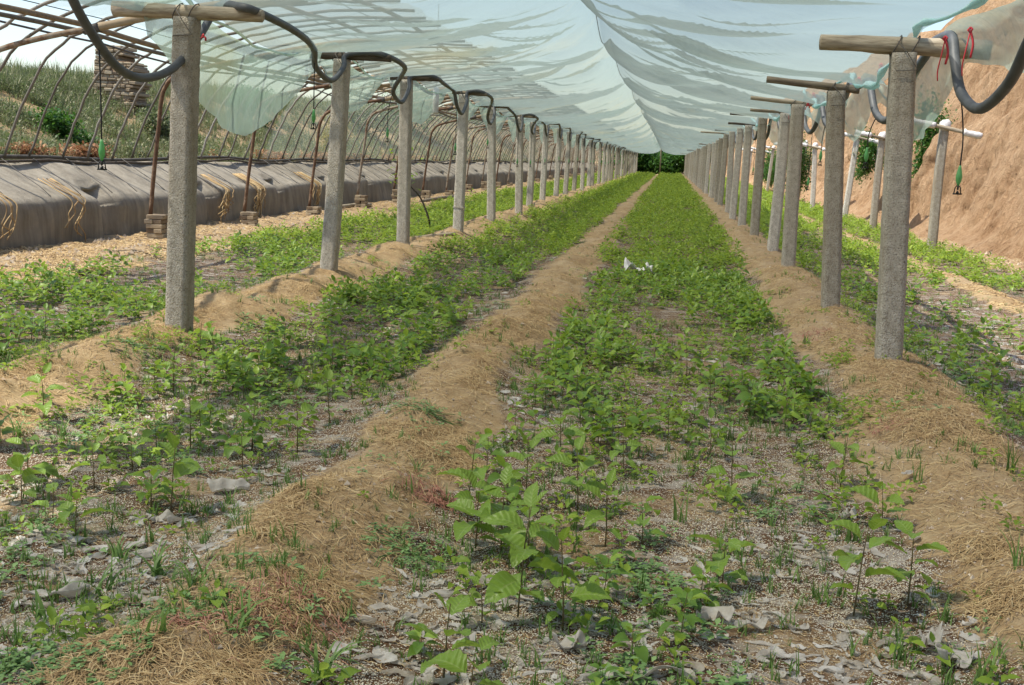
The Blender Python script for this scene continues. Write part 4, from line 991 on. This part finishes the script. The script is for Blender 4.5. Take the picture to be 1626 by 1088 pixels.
# perlite grains
pts = scatter(190000, -3.1, 1.0, 2.4, 7.5, lambda X, Y: (ridge_mask(X, Y) < .35+.1*r0.rand(len(X))) & (fbm(X*4, Y*4, 3, 605) > .40+.2*r0.rand(len(X))))
n = len(pts); print('perlite', n)
base = np.array([(1, 0, 0), (-.5, .87, 0), (-.5, -.87, 0), (0, 0, .9), (0, 0, -.5)]); fb = np.array([[0, 1, 3], [1, 2, 3], [2, 0, 3], [1, 0, 4], [2, 1, 4], [0, 2, 4]])
s = r0.uniform(.0015, .0037, n); V = base[None]*s[:, None, None]*(1+(r0.rand(n, 5, 3)-.5)*.8); a = r0.rand(n)*6.28
V = np.stack([V[..., 0]*np.cos(a)[:, None]-V[..., 1]*np.sin(a)[:, None], V[..., 0]*np.sin(a)[:, None]+V[..., 1]*np.cos(a)[:, None], V[..., 2]], -1)+np.stack([pts[:, 0], pts[:, 1], gh(pts[:, 0], pts[:, 1])+.0015], -1)[:, None]
o = mesh_np('perlite', V.reshape(-1, 3), (fb[None]+np.arange(n)[:, None, None]*5).reshape(-1, 3), MAT['perlite'], smooth=False); tag(o, 'white perlite grains scattered over brown peat', 'perlite', kind='stuff')
# clods
pts = np.concatenate([scatter(22000, -4.1, 2.3, 2.4, 16, lambda X, Y: ridge_mask(X, Y) > .3), scatter(5000, -7.6, -5.8, 10, 40, lambda X, Y: patchy(X, Y, .3)), scatter(9000, 5.0, 6.6, 12, 45, lambda X, Y: patchy(X, Y, .42)), scatter(2500, -7.6, -5.8, 10, 40, lambda X, Y: patchy(X, Y, .42))]); n = len(pts)
s = r0.uniform(.003, .008, n)*(1+1.6*r0.rand(n)**6)*np.where(np.abs(pts[:, 0]+1) > 4, 2.6, 1); V = base[None]*s[:, None, None]*(1+(r0.rand(n, 5, 3)-.5)*.9)+np.stack([pts[:, 0], pts[:, 1], gh(pts[:, 0], pts[:, 1])+.001], -1)[:, None]
o = mesh_np('clods', V.reshape(-1, 3), (fb[None]+np.arange(n)[:, None, None]*5).reshape(-1, 3), MAT['pebble'], smooth=False); tag(o, 'small clods and crumbs of pale earth', 'clods', kind='stuff')

# ------------------------------------------------------------------ torn film scraps on the beds
def scrap_geo(r1, L, Wd, ruff=.5, n=9, m=6, ring=0.):
    u = np.linspace(-1, 1, n); v = np.linspace(-1, 1, m); U, Vv = np.meshgrid(u, v, indexing='ij')
    sd_ = r1.randint(9999); e = .55+.75*noise(U*2+9, Vv*0+sd_, 5); wv = Wd*e*np.sqrt(np.clip(1-U**4*.9, .02, 1))
    X = U*L; Y = Vv*wv+ (noise(U*1.6, U*0, sd_)-.5)*L*.5; 
    Z = ruff*Wd*(1.6*noise(U*2.2+3, Vv*1.1+sd_, 7)**2+.9*np.abs(Vv)**2*noise(U*3, Vv*0, sd_+3))
    if ring: a = U*ring; X, Y = np.sin(a)*(L/ring+Y), (np.cos(a)-1)*(L/ring)+Y*np.cos(a)
    P = np.stack([X, Y, Z], -1).reshape(-1, 3); i = (np.arange(n-1)[:, None]*m+np.arange(m-1)[None]).ravel()
    return P, np.stack([i, i+m, i+m+1, i+1], -1)
SV = [(lambda g: (g[0], [g[1]]))(scrap_geo(np.random.RandomState(1000+i), .05+.04*(i % 3),   .013+.006*(i % 4), .6, 12, 6, ring=[0, 0, 1.2, 0, 2.0][i % 5])) for i in range(16)]
pts = scatter(6200, -3.0, 1.0, 2.4, 13, lambda X, Y: (ridge_mask(X, Y) < .36+.2*r0.rand(len(X))) & (fbm(X*1.6, Y*1.9, 3, 611) > .38+.25*r0.rand(len(X))))
pts = np.concatenate([pts, scatter(900, 1.9, 3.5, 7, 13, lambda X, Y: ridge_mask(X, Y) < .4), scatter(500, -6, -3.9, 8, 16, lambda X, Y: ridge_mask(X, Y) < .4)])
print('scraps', len(pts))
o = merge_plants(pts, SV, 'film_litter', 'torn greyish scraps of thin film half buried in the beds', MAT['scrap'], .2, .58, 12); o['category'] = 'litter'
def scrap(px, py, L, Wd, ruff, ring, rz, lab, seed):
    b = at(px, py, z=0.)
    for _ in range(3): b = at(px, py, z=float(gh(b[0], b[1])))
    P, Fq = scrap_geo(np.random.RandomState(seed), L, Wd, ruff, 24, 10, ring); o = mesh_np('film_scrap', P, [Fq], MAT['scrap']); o.location = b; o.location.z += .006; o.rotation_euler = (0, 0, rz)
    md = o.modifiers.new('s', 'SOLIDIFY'); md.thickness = .0008
    if 'bright white' in lab: o.location.z += .09; o.data.materials[0] = MAT['rag']
    tag(o, lab, 'film scrap', 'larger torn film scraps')
for i, g in enumerate([(215, 870, .035, .030, .5, 0, .2, 'flat pale square scrap of film on peat at the left'), (362, 782, .085, .03, 1.1, 0, .1, 'crumpled white film bunch behind the long-leaved left seedling'), (265, 828, .07, .022, 1.1, 2.4, 0, 'collar of film wrapped around the foot of the long-leaved left seedling'), (1012, 446, .17, .12, 1.0, 0, .1, 'bright white crumpled film lying among green plants in the middle distance'), (1440, 755, .035, .014, .8, 0, .6, 'small white scrap on the right ridge'), (1520, 1050, .10, .028, .9, 2.6, -.4, 'curved loop of torn film in the bottom right corner'), (1475, 1030, .05, .03, 1.2, 0, 1.2, 'upright torn flap of film left of the curved loop'), (1130, 985, .07, .028, .9, 1.6, .1, 'rolled film edge by the squat seedling'), (900, 985, .05, .025, 1.0, 0, 0, 'film flap at the foot of the slim curled-leaf seedling'), (905, 1030, .05, .035, .9, 1, .4, 'fan-shaped film scrap below the slim seedling'), (1345, 825, .035, .03, 1.0, 0, .8, 'pale folded film flap at the foot of the right ridge'), (1010, 1075, .16, .03, .9, .8, .1, 'long torn film strip along the bottom edge right of centre'), (90, 955, .1, .03, 1, 0, .3, 'torn film strip in the lower left corner'), (120, 862, .06, .02, .8, 0, 0, 'narrow film strip left of the flat square scrap'), (1200, 1000, .07, .02, 1.1, 0, .5, 'ragged film strip between peat patches at the lower right'), (730, 1030, .05, .018, 1.2, 1.5, 1.0, 'curled film strip below the tallest seedling')]): scrap(*g, 1100+i)

# ------------------------------------------------------------------ sticks and logs on the ground, bare sapling
for i, (p0, p1, rr, lab) in enumerate([((655, 380), (722, 378), .035, 'pale round log lying at the foot of the third left post'), ((540, 327), (588, 325), .05, 'pale log lying on the far left path'), ((668, 318), (720, 312), .05, 'log lying beyond the pale one on the left path'), ((466, 768), (500, 757), .006, 'thin dark twig on the middle ridge'), ((160, 925), (225, 930), .006, 'dark twig in the lower left bed'), ((100, 415), (150, 430), .02, 'dark stick lying on the left path')]):
    a = at(*p0, z=0.1); b = at(*p1, z=0.1); a[2] = gh(a[0], a[1])+rr*.9; b[2] = gh(b[0], b[1])+rr*.9; mid = (a+b)/2+[0, .02, rr*.2]
    tag(tube_obj('stick' if rr < .03 else 'log', catmull([a, mid, b], 4), rr, MAT['wood' if rr > .03 else 'darkstem'], None, 8, .2, i), lab, 'stick' if rr < .03 else 'log')
b = at(684, 368, z=.05); r = empty('sapling', b)
Yb = b[1]; tp = [at(px, py, Y=Yb)-b for px, py in ((684, 368), (680, 345), (668, 315), (652, 296), (640, 280))]
tube_obj('trunk', catmull(np.array(tp)*[1, 1, 1]+[0, 0, 0], 4), np.linspace(.02, .008, 17), MAT['darkstem'], r, 7)
m = MB(); r1 = np.random.RandomState(5)
for j in range(70):
    q = tp[-1]+r1.randn(3)*[.14, .14, .22]+[0, 0, .05] if j > 12 else tp[0]+r1.randn(3)*[.05, .05, .05]+[0, 0, .2]
    V, Fq = leaf(.11, .06, .8, .2, 4, 3); m.add(orient(V, q, r1.rand()*6.28, r1.rand()-.3), Fq)
m.build('foliage', MAT['leaf_far'], r); tag(r, 'leaning thin sapling with a leafy top behind the third left post', 'sapling')
# dried vines over the left wall
for k, (px, lab) in enumerate([(125, 'dry straw-coloured vine dangling over the wall left of the nearest left post'), (20, 'dry vine hanging down the wall at the left edge'), (362, 'thick hank of dry vine over the wall just right of the nearest left post'), (415, 'broad dry vine on the wall between the first two left posts'), (505, 'dry brush on the wall beside the second left post')]):
    m = MB(); r1 = np.random.RandomState(50+k); w0 = at(px, 300, X=WALLX+.06)
    for j in range([5, 5, 14, 16, 14][k]):
        y0 = w0[1]+r1.randn()*.12; L = .25+.38*r1.rand(); pts_ = [(WALLX-.45, y0+.1, .84), (WALLX-.12, y0, .70), (WALLX+.05, y0+r1.randn()*.03, .60)]
        for q in range(1, 5): pts_.append((WALLX+.06+.03*r1.rand(), y0+r1.randn()*.05-.1*q*r1.rand(), .60-L*q/4))
        m.both(*tube(catmull(pts_, 3), .008, 4))
    tag(m.build('dried_vine', MAT['straw']), lab, 'vine', 'dried vines over the left wall')

# ------------------------------------------------------------------ shrubs
def crown_geo(r1, rx, ry, rz_, n, ll, clumps=14):
    cen = r1.randn(clumps, 3)*[rx*.42, ry*.42, rz_*.42]; m = MB(); 
    Vl, Fl = leaf(1, .5, .6, .2, 3, 3); k = r1.randint(clumps, size=n); P = cen[k]+r1.randn(n, 3)*np.array([rx, ry, rz_])*.24
    V = []; 
    a = r1.rand(n)*6.28; e = r1.uniform(-.8, 1.2, n); s = ll*(.6+.8*r1.rand(n))
    X = Vl[None, :, 0]*np.cos(e)[:, None]-Vl[None, :, 2]*np.sin(e)[:, None]; Z = Vl[None, :, 0]*np.sin(e)[:, None]+Vl[None, :, 2]*np.cos(e)[:, None]; Y = np.repeat(Vl[None, :, 1], n, 0)
    V = np.stack([X*np.cos(a)[:, None]-Y*np.sin(a)[:, None], X*np.sin(a)[:, None]+Y*np.cos(a)[:, None], Z], -1)*s[:, None, None]+P[:, None]
    return V.reshape(-1, 3), [(Fl[None]+np.arange(n)[:, None, None]*len(Vl)).reshape(-1, 4)], cen
def shrub(name, loc, rx, ry, rz_, n, ll, mat, lab, seed, flowers=None, cat='shrub', group=None):
    r1 = np.random.RandomState(seed); r = empty(name, loc); V, Fs, cen = crown_geo(r1, rx, ry, rz_, n, ll); V = V+[0, 0, rz_*1.0]
    mesh_np('crown', V, Fs, MAT[mat], r); m = MB()
    for c in cen: m.both(*tube([(0, 0, -.02), c*.4+[0, 0, rz_*.5], c+[0, 0, rz_]], np.array([.03, .02, .008])*min(1, rx*1.6), 5))
    m.build('stems', MAT['bark'], r)
    if flowers:
        fm = MB()
        for j in range(flowers):
            q = r1.randn(3)*[rx*.45, ry*.45, rz_*.3]+[0, 0, rz_*1.6]; V, Fq = leaf(.05, .05, .5, .3, 2, 3); 
            for a in range(3): fm.add(orient(V, q, a*2.1, .2), Fq)
        fm.build('flowers', MAT['flower'], r)
    tag(r, lab, cat, group); return r
t = NT('yellow_flower'); MAT['flower'] = t.done(t.principled((.75, .58, .03), .6))
def cx(y, z): return float(cliff_x(np.array(float(y)), np.array(float(z))))
shrub('shrub', (6.62, 30.2, .75), .62, 1.0, 1.2, 11000, .09, 'shrub', 'big dark green bush filling the recess in the cliff behind the second crossbar post', 1)
shrub('shrub', (at(1380, 230, Y=34)[0], 34, 1.35), .42, .9, .55, 3600, .085, 'shrub', 'bush on a cliff ledge between the nearest right post and the next one', 2)
shrub('shrub', (at(1268, 240, Y=46)[0], 46, .5), .55, 1.4, 1.15, 7000, .10, 'shrub', 'tall bright green bush in the far recess seen between right posts', 3)
shrub('shrub', (6.0, 69, .2), .8, 3, 1.2, 5000, .13, 'shrub', 'farthest green bush along the foot of the cliff', 31)
x_ = at(1525, 190, Y=21.5)[0]; shrub('flowering_shrub', (cx(23.0, 2.3)-.1, 23.0, 2.05), .22, .35, .30, 1500, .05, 'shrub', 'yellow-flowering plant growing out of the cliff above the nearest crossbar post', 4, 110, 'flowering plant')
shrub('small_shrub', (cx(20.4, .55)-.05, 20.4, .45), .10, .1, .10, 160, .05, 'shrub', 'small green plant rooted low on the cliff at the right edge', 5, None, 'plant')
shrub('small_shrub', (cx(20.1, .35)-.04, 20.1, .25), .05, .05, .06, 60, .035, 'purslane', 'tiny sprig on the cliff just below the small green plant', 6, None, 'plant')
# far end thicket
for k, (x, y, rx, rz_, lab) in enumerate([(-3.6, 125, 2.6, 1.7, 'dark thicket left of the pole at the far end of the tunnel'), (.9, 126, 2.4, 1.7, 'dark thicket right of the pole at the far end of the tunnel'), (-1.2, 129, 3.0, 1.9, 'dark trees behind both thickets at the far end of the tunnel')]):
    shrub('thicket', (x, y, -.2), rx, 2.0, rz_, 9000, .3, 'shrub', lab, 11+k, None, 'thicket')
o = mesh_np('earth_bank', *(lambda Y, Z: (np.stack([Y, 127.5+.6*noise(Y*.7, Z*.7, 3)+Z*.3, Z], -1).reshape(-1, 3), [(lambda i: np.stack([i, i+1, i+41, i+40], -1))((np.arange(19)[:, None]*40+np.arange(39)[None]).ravel())]))(*np.meshgrid(np.linspace(2.2, 8, 40), np.linspace(-.3, 4.5, 20))), MAT['cliff']); tag(o, kind='structure'); o.name = 'cliff'

# hillside vegetation on the left
r1 = np.random.RandomState(61); n = 52000
X = -8.8-7.5*r1.rand(n)**.9; u = r1.rand(n); Y = 1/(1/9.+u*(1/125.-1/9.)); ok = inframe(X, Y, 1.5, .05) & (fbm(X*.9, Y*.7, 3, 621) > .36+.14*r1.rand(n)); X, Y = X[ok], Y[ok]; print('hill', len(X))
HV = []
for i in range(10):
    q = np.random.RandomState(1300+i); m = MB()
    if i < 6:
        for j in range(9):
            V, Fq = blade(q, .28*(.5+.7*q.rand()), .014, q.uniform(.1, .9), 3); m.add(rotz(V, q.rand()*6.28)+np.array([(q.rand()-.5)*.14, (q.rand()-.5)*.14, 0]), Fq)
    else:
        for j in range(12):
            V, Fq = leaf(.06+.03*q.rand(), .035, .5, .2, 2, 3); m.add(orient(V, ((q.rand()-.5)*.22, (q.rand()-.5)*.22, .02+.2*q.rand()), q.rand()*6.28, q.rand()), Fq)
    HV.append(m.data())
o = merge_plants(np.c_[X, Y], HV, 'hillside_grass', 'mixed green and dry grass covering the slope behind the left wall', MAT['hillveg'], .55, 1.25, 14)
nt_ = 5000; X = -13.5-3*r1.rand(nt_); Y = 1/(1/13.+r1.rand(nt_)*(1/90.-1/13.)); o = merge_plants(np.c_[X, Y], HV[:6], 'hillside_grass', 'tall green grass along the crest of the slope', MAT['hillveg'], .9, 1.7, 15)
nt_ = 2600; X = -8.75-.35*r1.rand(nt_); Y = 1/(1/10.+r1.rand(nt_)*(1/60.-1/10.)); ok = fbm(X, Y*.9, 3, 77) > .54; o = merge_plants(np.c_[X, Y][ok], HV[6:], 'dry_leaves', 'rusty dry leaves gathered along the ledge of the left wall', MAT['dryleaf'], .5, 1.1, 16, zs=np.full(ok.sum(), 1.02)); o['category'] = 'dry leaves'
SH = [(-11, 24, .5, .45, 'hillveg', 'low bush on the slope left of the nearest left post'), (-12.5, 33, .8, .6, 'shrub', 'dark bush on the slope beside the ruined pillar'), (-10.6, 19, .45, .35, 'shrub', 'small dark bush on the slope near the left edge'), (-13, 55, 1.6, 1.2, 'shrub', 'large bush on the slope beyond the second left post'), (-13, 80, 2.5, 1.6, 'shrub', 'large green bush far along the slope'), (-12, 44, 1.2, .7, 'hillveg', 'grey-green bush on the slope behind the yellow one')]
for k, (x, y, rx, rz_, mt, lab) in enumerate(SH): shrub('shrub', (x, y, float(gh(x, y))-.1), rx, rx*1.2, rz_, int(2500*rx+1200), .07+.03*rx, mt, lab, 70+k)
p = at(492, 245, Y=30); shrub('shrub', (-9.6, 31.8, 1.0), .5, .75, .65, 2400, .06, 'yellowshrub', 'yellow-brown bush behind the ribs left of the second left post', 90)
# ruined masonry pillar on the slope
pc = at(192, 190, Y=26.0); r = empty('ruined_pillar', (pc[0], pc[1], float(gh(pc[0], pc[1]))-.3)); m = MB(); r1 = np.random.RandomState(8); Ht = float(at(200, 80, Y=26.0)[2]-r.location.z); j = 0; z = 0
while z < Ht:
    hh = .055+.04*r1.rand(); x = -.40-(.15*(1-z/Ht))
    while x < .44:
        w = .10+.14*r1.rand(); V, Fa = box((x+w/2, (r1.rand()-.5)*.05, z+hh/2), (w-.008, .82+.06*r1.rand(), hh-.006)); V = V+(r1.rand(8, 3)-.5)*.018
        if not (z > Ht-.3 and x > .15): m.add(V, Fa)
        x += w
    z += hh
o = m.build('masonry', MAT['brick'], r, False); md = o.modifiers.new('b', 'BEVEL'); md.width = .015
V, Fa = box((-.02, 0, Ht/2-.1), (.84, .80, Ht-.35)); m = MB(); m.add(V, Fa); m.build('mortar_core', MAT['cliff'], r, False)
tag(r, 'crumbling brown masonry pillar standing on the slope behind the ribs', 'pillar')
# white tube hanging from the left roof beside the third post
p = at(692, 160, Y=17.0); r = empty('hanging_tube', p); tube_obj('lamp_tube', [(0, 0, -.2), (0, 0, -.17), (0, 0, .17), (0, 0, .2)], [.03, .045, .045, .03], MAT['rag'], r, 10); tube_obj('cord', [(0, 0, .2), (0, 0, 1.4)], .004, MAT['wire'], r, 4); tag(r, 'white tube hanging by the film between the third and fourth left posts', 'hanging tube')
